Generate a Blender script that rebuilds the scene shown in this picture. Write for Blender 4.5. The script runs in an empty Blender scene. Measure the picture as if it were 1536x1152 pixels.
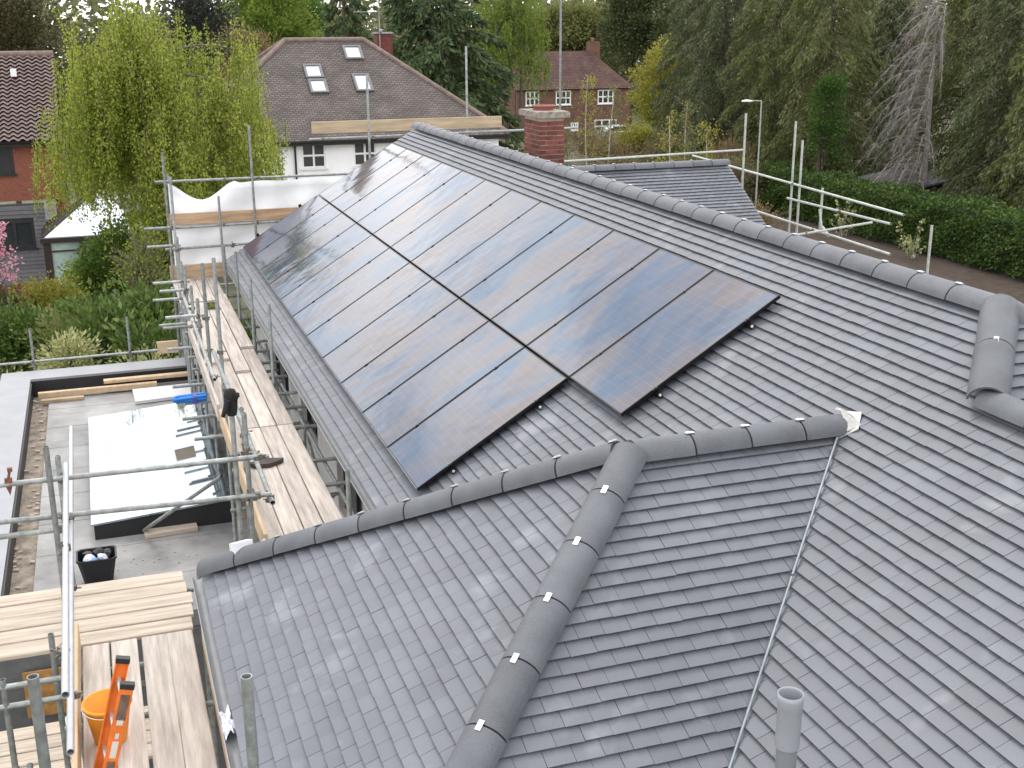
import bpy, math, random
import numpy as np
from mathutils import Vector, Matrix
random.seed(7); RNG = np.random.default_rng(7)
SC = bpy.context.scene
COL = SC.collection
R = math.radians
# ------------------------------------------------------------------ camera
cam_d = bpy.data.cameras.new('camera'); cam = bpy.data.objects.new('camera', cam_d); COL.objects.link(cam)
cam_d.sensor_width = 36.0; cam_d.lens = 36.0 * 1785.6 / 1536.0; cam_d.clip_start = 0.1; cam_d.clip_end = 3000
CR = (0.94478707, -0.32765903, -0.00411726); CD = (-0.09976966, -0.27566684, -0.95606161); CF = (0.31212723, 0.90368543, -0.2931369)
m = Matrix.Identity(4)
for i in range(3):
    m[i][0] = CR[i]; m[i][1] = -CD[i]; m[i][2] = -CF[i]
cam.matrix_world = m
SC.camera = cam
# ------------------------------------------------------------------ sky, sun, exposure
SUN_EL, SUN_AZ = R(52), R(8)          # high behind thin cloud, ahead of the camera
world = bpy.data.worlds.new('World'); SC.world = world; world.use_nodes = True
wn = world.node_tree.nodes; wl = world.node_tree.links; wn.clear()
def wnode(t, **k):
    n = wn.new(t)
    for a, b in k.items(): setattr(n, a, b)
    return n
out = wnode('ShaderNodeOutputWorld'); bg = wnode('ShaderNodeBackground'); bg.inputs['Strength'].default_value = 0.10
sky = wnode('ShaderNodeTexSky', sky_type='NISHITA', sun_disc=False, sun_elevation=SUN_EL, sun_rotation=SUN_AZ)
tc = wnode('ShaderNodeTexCoord'); mp = wnode('ShaderNodeMapping'); mp.inputs['Scale'].default_value = (1.0, 1.0, 2.2)
nz = wnode('ShaderNodeTexNoise'); nz.inputs['Scale'].default_value = 6.5; nz.inputs['Detail'].default_value = 5; nz.inputs['Roughness'].default_value = 0.55
cr = wnode('ShaderNodeValToRGB'); cr.color_ramp.elements[0].position = 0.36; cr.color_ramp.elements[1].position = 0.56
cr.color_ramp.elements[0].color = (0.6, 0.6, 0.6, 1); cr.color_ramp.elements[1].color = (1, 1, 1, 1)
nz2 = wnode('ShaderNodeTexNoise'); nz2.inputs['Scale'].default_value = 4.6; nz2.inputs['Detail'].default_value = 4
cc = wnode('ShaderNodeValToRGB'); cc.color_ramp.elements[0].position = 0.3; cc.color_ramp.elements[1].position = 0.72
cc.color_ramp.elements[0].color = (12.0, 12.2, 12.8, 1); cc.color_ramp.elements[1].color = (24.0, 23.6, 23.2, 1)
mx = wnode('ShaderNodeMix', data_type='RGBA')
wl.new(tc.outputs['Generated'], mp.inputs['Vector']); wl.new(mp.outputs['Vector'], nz.inputs['Vector']); wl.new(mp.outputs['Vector'], nz2.inputs['Vector'])
wl.new(nz.outputs['Fac'], cr.inputs['Fac']); wl.new(nz2.outputs['Fac'], cc.inputs['Fac'])
wl.new(cr.outputs['Color'], mx.inputs['Factor']); wl.new(sky.outputs['Color'], mx.inputs['A']); wl.new(cc.outputs['Color'], mx.inputs['B'])
wl.new(mx.outputs['Result'], bg.inputs['Color']); wl.new(bg.outputs['Background'], out.inputs['Surface'])
sun_d = bpy.data.lights.new('sun', 'SUN'); sun_d.energy = 0.9; sun_d.angle = R(18); sun_d.color = (1, 0.96, 0.9)
sun = bpy.data.objects.new('sun', sun_d); COL.objects.link(sun); sun.location = (0, 0, 30)
sv = Vector((math.sin(SUN_AZ) * math.cos(SUN_EL), math.cos(SUN_AZ) * math.cos(SUN_EL), math.sin(SUN_EL)))
sun.rotation_euler = sv.to_track_quat('Z', 'Y').to_euler()
SC.view_settings.view_transform = 'Standard'; SC.view_settings.look = 'None'; SC.view_settings.gamma = 1.0
SC.view_settings.exposure = 0.34; SC.view_settings.use_curve_mapping = False
SC.render.engine = 'CYCLES'; SC.cycles.max_bounces = 6; SC.cycles.transparent_max_bounces = 8
try: SC.cycles.use_denoising = True
except Exception: pass

# ------------------------------------------------------------------ helpers
GZ = -9.6                                    # garden level; the camera flies at z = 0
def ground_z(y): return GZ - 0.03 * max(0.0, y - 52.0)
MATS = {}
def principled(name, col, rough=0.6, metal=0.0, spec=0.5):
    mt = bpy.data.materials.new(name); mt.use_nodes = True
    b = mt.node_tree.nodes['Principled BSDF']
    b.inputs['Base Color'].default_value = (*col, 1); b.inputs['Roughness'].default_value = rough
    b.inputs['Metallic'].default_value = metal; b.inputs['Specular IOR Level'].default_value = spec
    return mt, mt.node_tree.nodes, mt.node_tree.links, b
def mat(name, col, rough=0.6, metal=0.0, var=0.25, scale=6.0, bump=0.0, bscale=40.0, stretch=(1, 1, 1), spec=0.5, tint=None, rnd=0.0):
    """plain material with noisy colour, optional second colour in patches, optional bump, optional per-object change"""
    if name in MATS: return MATS[name]
    mt, N, L, b = principled(name, col, rough, metal, spec)
    tcn = N.new('ShaderNodeTexCoord'); mpn = N.new('ShaderNodeMapping'); mpn.inputs['Scale'].default_value = stretch
    L.new(tcn.outputs['Object'], mpn.inputs['Vector'])
    if rnd:
        oj = N.new('ShaderNodeObjectInfo'); vm = N.new('ShaderNodeVectorMath'); vm.operation = 'SCALE'; vm.inputs[0].default_value = (17, 31, 23); L.new(oj.outputs['Random'], vm.inputs['Scale']); L.new(vm.outputs['Vector'], mpn.inputs['Location'])
    n1 = N.new('ShaderNodeTexNoise'); n1.inputs['Scale'].default_value = scale; n1.inputs['Detail'].default_value = 6; n1.inputs['Roughness'].default_value = 0.6
    L.new(mpn.outputs['Vector'], n1.inputs['Vector'])
    r1 = N.new('ShaderNodeValToRGB'); r1.color_ramp.elements[0].position = 0.3; r1.color_ramp.elements[1].position = 0.7
    lo = [c * (1 - var) for c in col]; hi = [min(1, c * (1 + var)) for c in (tint or col)]
    r1.color_ramp.elements[0].color = (*lo, 1); r1.color_ramp.elements[1].color = (*hi, 1)
    L.new(n1.outputs['Fac'], r1.inputs['Fac'])
    src = r1.outputs['Color']
    if rnd:
        oi = N.new('ShaderNodeObjectInfo'); hs = N.new('ShaderNodeHueSaturation')
        mr = N.new('ShaderNodeMapRange'); mr.inputs['To Min'].default_value = 1 - rnd; mr.inputs['To Max'].default_value = 1 + rnd
        L.new(oi.outputs['Random'], mr.inputs['Value']); L.new(mr.outputs['Result'], hs.inputs['Value']); L.new(src, hs.inputs['Color'])
        src = hs.outputs['Color']
    L.new(src, b.inputs['Base Color'])
    if bump:
        n2 = N.new('ShaderNodeTexNoise'); n2.inputs['Scale'].default_value = bscale; n2.inputs['Detail'].default_value = 5
        L.new(mpn.outputs['Vector'], n2.inputs['Vector'])
        bp = N.new('ShaderNodeBump'); bp.inputs['Strength'].default_value = bump; bp.inputs['Distance'].default_value = 0.02
        L.new(n2.outputs['Fac'], bp.inputs['Height']); L.new(bp.outputs['Normal'], b.inputs['Normal'])
    MATS[name] = mt
    return mt
def leaf_mat(name, c0, c1, c2=None, trans=0.35, rough=0.6):
    if name in MATS: return MATS[name]
    mt, N, L, b = principled(name, c0, rough, 0, 0.3)
    g = N.new('ShaderNodeNewGeometry'); tcn = N.new('ShaderNodeTexCoord')
    nz_ = N.new('ShaderNodeTexNoise'); nz_.inputs['Scale'].default_value = 0.7; nz_.inputs['Detail'].default_value = 3
    L.new(tcn.outputs['Object'], nz_.inputs['Vector'])
    ad = N.new('ShaderNodeMath'); ad.operation = 'MULTIPLY_ADD'; ad.inputs[1].default_value = 0.6
    L.new(g.outputs['Random Per Island'], ad.inputs[0])
    mu = N.new('ShaderNodeMath'); mu.operation = 'MULTIPLY'; mu.inputs[1].default_value = 0.5; L.new(nz_.outputs['Fac'], mu.inputs[0]); L.new(mu.outputs[0], ad.inputs[2])
    rp = N.new('ShaderNodeValToRGB'); rp.color_ramp.elements[0].color = (*c0, 1); rp.color_ramp.elements[1].color = (*c1, 1)
    rp.color_ramp.elements[0].position = 0.15; rp.color_ramp.elements[1].position = 0.75
    if c2:
        e = rp.color_ramp.elements.new(0.86); e.color = (*c2, 1)
    L.new(ad.outputs[0], rp.inputs['Fac']); L.new(rp.outputs['Color'], b.inputs['Base Color'])
    tr = N.new('ShaderNodeBsdfTranslucent'); L.new(rp.outputs['Color'], tr.inputs['Color'])
    ms = N.new('ShaderNodeMixShader'); ms.inputs[0].default_value = trans
    L.new(b.outputs[0], ms.inputs[1]); L.new(tr.outputs[0], ms.inputs[2]); L.new(ms.outputs[0], N['Material Output'].inputs['Surface'])
    MATS[name] = mt
    return mt

def tag(o, label=None, cat=None, group=None, kind=None):
    if label: o['label'] = label
    if cat: o['category'] = cat
    if group: o['group'] = group
    if kind: o['kind'] = kind
    return o
def thing(name, label, cat, loc=(0, 0, 0), group=None):
    o = bpy.data.objects.new(name, None); COL.objects.link(o); o.location = loc; o.empty_display_size = 0.2
    return tag(o, label, cat, group)
def root_loc(p):
    v = Vector((0, 0, 0))
    while p is not None: v += p.location; p = p.parent
    return v
def link(name, me, mt, parent=None):
    o = bpy.data.objects.new(name, me); COL.objects.link(o)
    if mt and not me.materials: me.materials.append(mt)
    if parent: o.parent = parent
    return o
def frame_of(d):
    d = Vector(d).normalized(); a = Vector((0, 0, 1)) if abs(d.z) < 0.95 else Vector((1, 0, 0))
    u = d.cross(a).normalized(); return d, u, u.cross(d).normalized()
class MB:
    def __init__(s): s.v = []; s.f = []; s.sm = []
    def add(s, vs, fs, smooth=False):
        k = len(s.v); s.v += [tuple(x) for x in vs]; s.f += [tuple(i + k for i in f) for f in fs]; s.sm += [smooth] * len(fs); return s
    def box(s, x0, x1, y0, y1, z0, z1):
        return s.add([(x0, y0, z0), (x1, y0, z0), (x1, y1, z0), (x0, y1, z0), (x0, y0, z1), (x1, y0, z1), (x1, y1, z1), (x0, y1, z1)],
                     [(3, 2, 1, 0), (4, 5, 6, 7), (0, 1, 5, 4), (1, 2, 6, 5), (2, 3, 7, 6), (3, 0, 4, 7)])
    def obox(s, c, u, v, w):
        """box of half-vectors u, v, w round c"""
        c, u, v, w = map(Vector, (c, u, v, w))
        P = [c + a * u + b * v + d * w for d in (-1, 1) for b in (-1, 1) for a in (-1, 1)]
        return s.add(P, [(0, 2, 3, 1), (4, 5, 7, 6), (0, 1, 5, 4), (1, 3, 7, 5), (3, 2, 6, 7), (2, 0, 4, 6)])
    def cbox(s, c, sx, sy, sz, bv=0.0):
        x, y, z = c
        return s.box(x - sx / 2, x + sx / 2, y - sy / 2, y + sy / 2, z - sz / 2, z + sz / 2)
    def tube(s, a, b, r, n=10, r1=None, caps=True, hollow=False):
        a, b = Vector(a), Vector(b); d, u, w = frame_of(b - a); r1 = r if r1 is None else r1; P = []
        for c, rr in ((a, r), (b, r1)):
            for i in range(n):
                t = 2 * math.pi * i / n; P.append(c + (u * math.cos(t) + w * math.sin(t)) * rr)
        F = [(i, (i + 1) % n, n + (i + 1) % n, n + i) for i in range(n)]
        s.add(P, F, True)
        if hollow:
            ri = 0.84; Q = []
            for c, rr in ((a, r), (b, r1)):
                for i in range(n):
                    t = 2 * math.pi * i / n; Q.append(c + (u * math.cos(t) + w * math.sin(t)) * rr * ri)
            s.add(Q, [(f[3], f[2], f[1], f[0]) for f in F], True)
            for o in (0, n): s.add(P[o:o + n] + Q[o:o + n], [(i, (i + 1) % n, n + (i + 1) % n, n + i) for i in range(n)])
        elif caps: s.add(P, [tuple(range(n - 1, -1, -1)), tuple(range(n, 2 * n))])
        return s
    def path(s, pts, r, n=6):
        for a, b in zip(pts[:-1], pts[1:]): s.tube(a, b, r, n)
        return s
    def lathe(s, c, prof, n=20, axis=(0, 0, 1)):
        d, u, w = frame_of(axis); c = Vector(c); P = []
        for r, h in prof:
            for i in range(n):
                t = 2 * math.pi * i / n; P.append(c + d * h + (u * math.cos(t) + w * math.sin(t)) * r)
        F = []
        for k in range(len(prof) - 1):
            for i in range(n): F.append((k * n + i, k * n + (i + 1) % n, (k + 1) * n + (i + 1) % n, (k + 1) * n + i))
        return s.add(P, F, True)
    def prism(s, poly, off):
        """closed polygon extruded by a vector"""
        n = len(poly); P = [Vector(p) for p in poly]; off = Vector(off); Q = [p + off for p in P]
        return s.add(P + Q, [tuple(range(n - 1, -1, -1)), tuple(range(n, 2 * n))] + [(i, (i + 1) % n, n + (i + 1) % n, n + i) for i in range(n)])
    def build(s, name, mt, parent=None, origin=None):
        o0 = root_loc(parent) if parent else (Vector(origin) if origin is not None else Vector((0, 0, 0)))
        me = bpy.data.meshes.new(name)
        me.from_pydata([(x - o0.x, y - o0.y, z - o0.z) for x, y, z in s.v], [], s.f)
        if any(s.sm): me.polygons.foreach_set('use_smooth', s.sm)
        me.update(); o = link(name, me, mt, parent)
        if not parent and origin is not None: o.location = origin
        return o
def fast_mesh(name, V, F, mt, parent=None, smooth=False):
    """V (n,3), F (m,k) arrays of equal sized faces"""
    o0 = root_loc(parent) if parent else Vector((0, 0, 0))
    V = np.asarray(V, np.float32) - np.array(o0, np.float32); F = np.asarray(F, np.int32)
    me = bpy.data.meshes.new(name); me.vertices.add(len(V)); me.vertices.foreach_set('co', V.ravel())
    k = F.shape[1]; me.loops.add(F.size); me.loops.foreach_set('vertex_index', F.ravel())
    me.polygons.add(len(F)); me.polygons.foreach_set('loop_start', np.arange(0, F.size, k, dtype=np.int32))
    me.update(calc_edges=True); me.validate()
    if smooth: me.polygons.foreach_set('use_smooth', [True] * len(F))
    return link(name, me, mt, parent)
def unit(a): return a / np.maximum(np.linalg.norm(a, axis=1, keepdims=True), 1e-6)
def leaves(name, P, D, ln, wd, mt, parent=None, jit=0.35):
    """one rhombic leaf per point, along D, turned at random"""
    n = len(P); D = unit(np.asarray(D) + RNG.normal(0, jit, (n, 3))); S = unit(np.cross(D, RNG.normal(0, 1, (n, 3))))
    l = (ln * RNG.uniform(0.6, 1.3, n))[:, None]; w = (wd * RNG.uniform(0.6, 1.3, n))[:, None]
    V = np.stack([P, P + D * l * 0.5 + S * w * 0.5, P + D * l, P + D * l * 0.5 - S * w * 0.5], 1).reshape(-1, 3)
    return fast_mesh(name, V, np.arange(4 * n).reshape(n, 4), mt, parent)
def twigs(name, A, B, w, mt, parent=None):
    """thin two-sided tapering twigs: three-sided needles from A to B"""
    n = len(A); D = unit(B - A); S = unit(np.cross(D, RNG.normal(0, 1, (n, 3)))); T = np.cross(D, S); w = np.broadcast_to(np.asarray(w, float).reshape(-1, 1), (n, 1))
    V = np.stack([A + S * w, A - 0.5 * S * w + 0.87 * T * w, A - 0.5 * S * w - 0.87 * T * w, B], 1).reshape(-1, 3)
    k = np.arange(n)[:, None] * 4; F = np.concatenate([k + np.array([[0, 1, 3]]), k + np.array([[1, 2, 3]]), k + np.array([[2, 0, 3]])], 0)
    return fast_mesh(name, V, F, mt, parent)
def bez(a, b, c, n): 
    t = np.linspace(0, 1, n)[:, None]; a, b, c = map(np.asarray, (a, b, c)); return (1 - t) ** 2 * a + 2 * t * (1 - t) * b + t * t * c

# ------------------------------------------------------------------ ground
def grid_ground():
    xs = np.concatenate([[-400, -200, -100], np.linspace(-60, 120, 37), [200, 400, 700]]); ys = np.concatenate([[-60], np.linspace(-10, 150, 33), [250, 500, 1200]])
    V = [(x, y, ground_z(y)) for y in ys for x in xs]; nx = len(xs)
    F = [(j * nx + i, j * nx + i + 1, (j + 1) * nx + i + 1, (j + 1) * nx + i) for j in range(len(ys) - 1) for i in range(nx - 1)]
    o = fast_mesh('ground', V, F, mat('lawn', (0.06, 0.075, 0.03), 0.9, var=0.5, scale=0.8, bump=0.5, bscale=3, tint=(0.09, 0.085, 0.045)))
    tag(o, kind='structure')
grid_ground()
def sheet(name, pts, z, mt):
    b = MB(); b.add([(x, y, z) for x, y in pts], [tuple(range(len(pts)))]); return tag(b.build(name, mt), kind='structure')
sheet('patio', [(-7, 40.5), (1.5, 40.5), (1.5, 46), (-7, 46)], GZ + 0.03, mat('paving', (0.34, 0.31, 0.28), 0.85, var=0.2, scale=2, bump=0.3))
sheet('soil', [(20.4, 18), (33.0, 18), (33.0, 75), (24.4, 75)], GZ + 0.034, mat('soil', (0.055, 0.038, 0.027), 0.95, var=0.4, scale=3, bump=0.8, bscale=10))
sheet('driveway', [(9.5, 4), (20, 4), (24, 60), (9.5, 60)], GZ + 0.02, mat('gravel_drive', (0.26, 0.23, 0.2), 0.9, var=0.3, scale=5, bump=0.6, bscale=60))
b = MB(); b.add([(-60, 67, ground_z(67) + .03), (140, 67, ground_z(67) + .03), (140, 74, ground_z(74) + .03), (-60, 74, ground_z(74) + .03)], [(0, 1, 2, 3)])
tag(b.build('road', mat('asphalt', (0.07, 0.07, 0.072), 0.9, var=0.2, scale=4, bump=0.3)), kind='structure')

# ------------------------------------------------------------------ the house under repair
TH = R(31.8); CT, ST, TT = math.cos(TH), math.sin(TH), math.tan(TH)
C0 = -4.835 / CT                                  # main slope: z = C0 + TT * x
EZ = -4.35; EX = (EZ - C0) / TT                   # eave height and main eave line
RX = 5.95; RZ = C0 + TT * RX                      # main ridge
WZ = -2.75; WY = 6.67; HW = (WZ - EZ) / TT        # side wing: ridge height, ridge line, half width
WX0 = 0.50; WXA = WX0 + HW; WXJ = (WZ - C0) / TT  # wing eave, hip apex, where its ridge meets the main slope
LX = 5.30; LZ = C0 + TT * LX; LY = 5.90           # lower ridge nearer the camera
FY = 22.75                                        # far gable
house = thing('house', 'large house with new grey plain tiled roof carrying the solar panels', 'house', (0, 0, GZ))

def slate_material(name, base, rough=0.42, hi=(1.25, 1.25, 1.25)):
    mt, N, L, b = principled(name, base, rough, 0, 0.42)
    at = N.new('ShaderNodeAttribute'); at.attribute_name = 'rnd'
    oi = N.new('ShaderNodeObjectInfo'); g = N.new('ShaderNodeNewGeometry')
    s1 = N.new('ShaderNodeMath'); s1.operation = 'ADD'; L.new(at.outputs['Fac'], s1.inputs[0]); L.new(oi.outputs['Random'], s1.inputs[1])
    fr = N.new('ShaderNodeMath'); fr.operation = 'FRACT'; L.new(s1.outputs[0], fr.inputs[0])
    rp = N.new('ShaderNodeValToRGB'); E = rp.color_ramp.elements
    E[0].color = (*[c * 0.92 for c in base], 1); E[1].color = (*[c * 1.05 for c in base], 1)
    e = E.new(0.45); e.color = (base[0] * 1.0, base[1] * 0.985, base[2] * 1.01, 1)
    e = E.new(0.9); e.color = (*[c * h for c, h in zip(base, (1.06, 1.07, 1.07))], 1)
    L.new(fr.outputs[0], rp.inputs['Fac'])
    n1 = N.new('ShaderNodeTexNoise'); n1.inputs['Scale'].default_value = 1.1; n1.inputs['Detail'].default_value = 7; n1.inputs['Roughness'].default_value = 0.62
    L.new(g.outputs['Position'], n1.inputs['Vector'])
    mr = N.new('ShaderNodeMapRange'); mr.inputs['From Min'].default_value = 0.3; mr.inputs['From Max'].default_value = 0.75; mr.inputs['To Min'].default_value = 0.86; mr.inputs['To Max'].default_value = 1.2
    L.new(n1.outputs['Fac'], mr.inputs['Value'])
    # pale dusty marks left by boots and mortar
    n3 = N.new('ShaderNodeTexNoise'); n3.inputs['Scale'].default_value = 2.4; n3.inputs['Detail'].default_value = 4; n3.inputs['Distortion'].default_value = 0.4; L.new(g.outputs['Position'], n3.inputs['Vector'])
    m3 = N.new('ShaderNodeMapRange'); m3.inputs['From Min'].default_value = 0.58; m3.inputs['From Max'].default_value = 0.82; m3.inputs['To Max'].default_value = 0.42; L.new(n3.outputs['Fac'], m3.inputs['Value'])
    hs = N.new('ShaderNodeHueSaturation'); L.new(rp.outputs['Color'], hs.inputs['Color']); L.new(mr.outputs['Result'], hs.inputs['Value'])
    mx_ = N.new('ShaderNodeMix'); mx_.data_type = 'RGBA'; mx_.inputs['B'].default_value = (0.42, 0.43, 0.46, 1)
    L.new(m3.outputs['Result'], mx_.inputs['Factor']); L.new(hs.outputs['Color'], mx_.inputs['A']); L.new(mx_.outputs['Result'], b.inputs['Base Color'])
    n2 = N.new('ShaderNodeTexNoise'); n2.inputs['Scale'].default_value = 90; n2.inputs['Detail'].default_value = 5; L.new(g.outputs['Position'], n2.inputs['Vector'])
    bp = N.new('ShaderNodeBump'); bp.inputs['Strength'].default_value = 0.35; bp.inputs['Distance'].default_value = 0.004; L.new(n2.outputs['Fac'], bp.inputs['Height']); L.new(bp.outputs['Normal'], b.inputs['Normal'])
    r2 = N.new('ShaderNodeMapRange'); r2.inputs['To Min'].default_value = rough - 0.1; r2.inputs['To Max'].default_value = rough + 0.14; L.new(n1.outputs['Fac'], r2.inputs['Value']); L.new(r2.outputs['Result'], b.inputs['Roughness'])
    return mt
TILE_M = slate_material('roof_tile_grey', (0.136, 0.143, 0.163), 0.5)
RIDGE_M = mat('ridge_tile_grey', (0.108, 0.114, 0.13), 0.5, var=0.2, scale=3.5, bump=0.45, bscale=130, rnd=0.1)
UNDER_M = mat('underlay', (0.03, 0.03, 0.035), 0.9)
METAL_CLIP = mat('clip_steel', (0.75, 0.77, 0.8), 0.3, metal=0.85, var=0.1)
LEAD = mat('lead_pale', (0.46, 0.45, 0.43), 0.5, metal=0.2, var=0.2, scale=8, bump=0.3)
GALV = mat('galvanised_steel', (0.27, 0.285, 0.285), 0.5, metal=0.45, var=0.3, scale=14, bump=0.15, bscale=60, rnd=0.25, tint=(0.30, 0.32, 0.31))
GAUGE, TW = 0.1, 0.165

def inside(poly, p):
    s = None
    for (x0, y0), (x1, y1) in zip(poly, poly[1:] + poly[:1]):
        c = (x1 - x0) * (p[1] - y0) - (y1 - y0) * (p[0] - x0)
        if abs(c) < 1e-7: continue
        if s is None: s = c > 0
        elif (c > 0) != s: return False
    return True
def clip_poly(sub, poly):
    A = sum(x0 * y1 - x1 * y0 for (x0, y0), (x1, y1) in zip(poly, poly[1:] + poly[:1])); sg = 1 if A > 0 else -1
    for (x0, y0), (x1, y1) in zip(poly, poly[1:] + poly[:1]):
        if not sub: return []
        o = []; side = lambda p: sg * ((x1 - x0) * (p[1] - y0) - (y1 - y0) * (p[0] - x0))
        for a, c in zip(sub, sub[1:] + sub[:1]):
            da, dc = side(a), side(c)
            if da >= 0: o.append(a)
            if (da >= 0) != (dc >= 0): t = da / (da - dc); o.append((a[0] + t * (c[0] - a[0]), a[1] + t * (c[1] - a[1])))
        sub = o
    return sub
def to_view(p):
    c = [sum(a * b for a, b in zip(r, p)) for r in (CR, CD, CF)]
    return (c[0] / c[2] * 1785.6 + 768, c[1] / c[2] * 1785.6 + 576, c[2]) if c[2] > 0.1 else (-9999, -9999, -1)
def face(O, u, v, polys, skip=None, phase=0.0):
    """plan polygons -> every tile of a slope. returns whole tiles as matrices, cut tiles as a mesh"""
    O, u, v = Vector(O), Vector(u), Vector(v); n = u.cross(v)
    def uv(p):
        # plan point -> slope coordinates
        d = Vector((p[0] - O.x, p[1] - O.y, 0)); vh = Vector((v.x, v.y, 0)); return (d.dot(Vector((u.x, u.y, 0))), d.dot(vh) / vh.length_squared)
    P = [[uv(p) for p in poly] for poly in polys]
    us = [p[0] for q in P for p in q]; vs = [p[1] for q in P for p in q]
    whole, cut = [], []
    j0, j1 = int(min(vs) / GAUGE) - 1, int(max(vs) / GAUGE) + 1
    for j in range(j0, j1 + 1):
        wob = random.uniform(-.0025, .0025)
        i0 = int((min(us) - phase) / TW) - 2; i1 = int((max(us) - phase) / TW) + 2
        for i in range(i0, i1 + 1):
            a = phase + i * TW + (TW / 2 if j % 2 else 0); c = (a + TW / 2, j * GAUGE + 0.05)
            if skip and skip(c): continue
            q = [(a + .0014, j * GAUGE), (a + TW - .0014, j * GAUGE), (a + TW - .0014, j * GAUGE + 0.132), (a + .0014, j * GAUGE + 0.132)]
            ok = [any(inside(g, p) for g in P) for p in q]
            jit = (random.uniform(-.0007, .0007), random.uniform(-.0022, .0022) + wob, random.uniform(0, .0022), random.uniform(-.006, .006))
            if all(ok): whole.append((a + TW / 2, j * GAUGE, jit))
            else:
                for g in P:
                    s_ = clip_poly(q, g)
                    if len(s_) > 2: cut.append((s_, j * GAUGE))
    return O, u, v, n, P, whole, cut
TH_T = 0.008; Z_TAIL = 0.034; SL = (0.034 - 0.006) / 0.132
tile_me = bpy.data.meshes.new('tile')
hx, L_ = TW / 2 - .0014, 0.132
zc = 0.0015
tile_me.from_pydata([(-hx, 0, Z_TAIL - zc), (0, 0, Z_TAIL), (hx, 0, Z_TAIL - zc), (hx, L_, .006 - zc), (0, L_, .006), (-hx, L_, .006 - zc),
                     (-hx, 0, Z_TAIL - TH_T), (hx, 0, Z_TAIL - TH_T), (hx, L_, .006 - TH_T), (-hx, L_, .006 - TH_T)], [],
                    [(0, 1, 4, 5), (1, 2, 3, 4), (0, 6, 7, 2, 1), (2, 7, 8, 3), (9, 6, 0, 5), (9, 8, 7, 6)])
tile_me.materials.append(TILE_M)
ALL_WHOLE = []; FACES = []
def slope(name, O, u, v, polys, skip=None, phase=0.0):
    O, u, v, n, P, whole, cut = face(O, u, v, polys, skip, phase)
    deck = MB()
    for g in P:
        A = sum(x0 * y1 - x1 * y0 for (x0, y0), (x1, y1) in zip(g, g[1:] + g[:1]))
        g = g if A > 0 else g[::-1]
        deck.prism([O + u * a + v * c - n * 0.11 for a, c in g], n * 0.1)
    part = deck.build('roof_slope', UNDER_M, house)
    rec = dict(part=part, O=O, u=u, v=v, n=n, cut=cut, rest=[]); FACES.append(rec)
    for w in whole: 
        c = O + u * w[0] + v * (w[1] + .05); x, y, d = to_view(c)
        ALL_WHOLE.append((d if (-20 < x < 1556 and 0 < y < 1172) else 9e9, c.length, rec, w))
def panel_skip(c):
    return False
Mu, Mv = (0, -1, 0), (CT, 0, ST)
def under_panels(c):
    # c in main-slope coordinates: u = -Y, v from the eave; tiles far underneath the panels are never seen
    y = -c[0]; v_ = c[1]
    return (9.5 < y < 22.0 and 0.75 < v_ < 3.45) and not (y < 10.6 and v_ < 2.5)
slope('main', (EX, 0, EZ), Mu, Mv, [[(EX, 6.67 + HW - .05), (WXJ + .03, WY), (RX - .03, WY), (RX - .03, FY), (EX, FY)],
      [(WXJ + .03, WY), (EX + .03, WY - HW), (EX, 1.2), (LX - .02, 1.2), (LX - .02, WY)], [(LX - .02, LY + .02), (RX - .04, LY + RX - LX), (RX - .04, WY), (LX - .02, WY)]], under_panels)
slope('hip_end', (WX0, 0, EZ), Mu, Mv, [[(WX0, WY - HW), (WX0, WY + HW), (WXA, WY)]], phase=.04)
slope('wing_near', (0, WY - HW, EZ), (1, 0, 0), (0, CT, ST), [[(WX0, WY - HW), (WXA, WY - .02), (WXJ - .03, WY - .02), (EX - .03, WY - HW)]], phase=.02)
slope('wing_far', (0, WY + HW, EZ), (-1, 0, 0), (0, -CT, ST), [[(WX0, WY + HW), (WXA, WY + .02), (WXJ, WY + .02), (EX, WY + HW)]])
slope('upper_hip', (0, LY, LZ), (1, 0, 0), (0, CT, ST), [[(LX, LY), (RX, LY + RX - LX), (RX + 3, LY + RX - LX - 3), (LX + 3, LY - 3)]])
PX1, PY, PZ = 12.6, 22.5, -2.95
slope('front_wing', (0, PY - 2.6, PZ - 2.6 * TT), (1, 0, 0), (0, CT, ST), [[(8.0, PY - 2.6), (6.6, PY), (PX1, PY), (PX1, PY - 2.6)]])
for nm, pts in (('front', [(RX, LY + .65, RZ), (RX, FY, RZ), (9.74, FY, EZ), (9.74, LY + .65, EZ)]),
                ('low', [(LX, 1.2, LZ), (LX, LY, LZ), (LX + 3.1, LY - 3.1, LZ - 3.1 * TT), (LX + 3.1, 1.2, LZ - 3.1 * TT)]),
                ('front_wing_far', [(6.6, PY, PZ), (PX1, PY, PZ), (PX1, PY + 2.6, PZ - 2.6 * TT), (6.6, PY + 2.6, PZ - 2.6 * TT)])):
    d = MB(); d.prism([Vector(p) - Vector((0, 0, .1)) for p in pts], (0, 0, .1)); d.build('roof_slope', TILE_M, house)
ALL_WHOLE.sort(key=lambda t: (t[0] > 1e8, t[1]))
for k, (d, l, rec, w) in enumerate(ALL_WHOLE):
    O, u, v, n = rec['O'], rec['u'], rec['v'], rec['n']; du, dv, dz, rot = w[2]
    if k < 300:
        o = bpy.data.objects.new('tile', tile_me); COL.objects.link(o); o.parent = rec['part']
        uu = (u + v * rot).normalized(); vv = n.cross(uu)
        p = O + u * (w[0] + du) + v * (w[1] + dv) + n * dz - Vector((0, 0, GZ))
        o.matrix_local = Matrix(((uu.x, vv.x, n.x, p.x), (uu.y, vv.y, n.y, p.y), (uu.z, vv.z, n.z, p.z), (0, 0, 0, 1)))
    else: rec['rest'].append(w)
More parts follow.
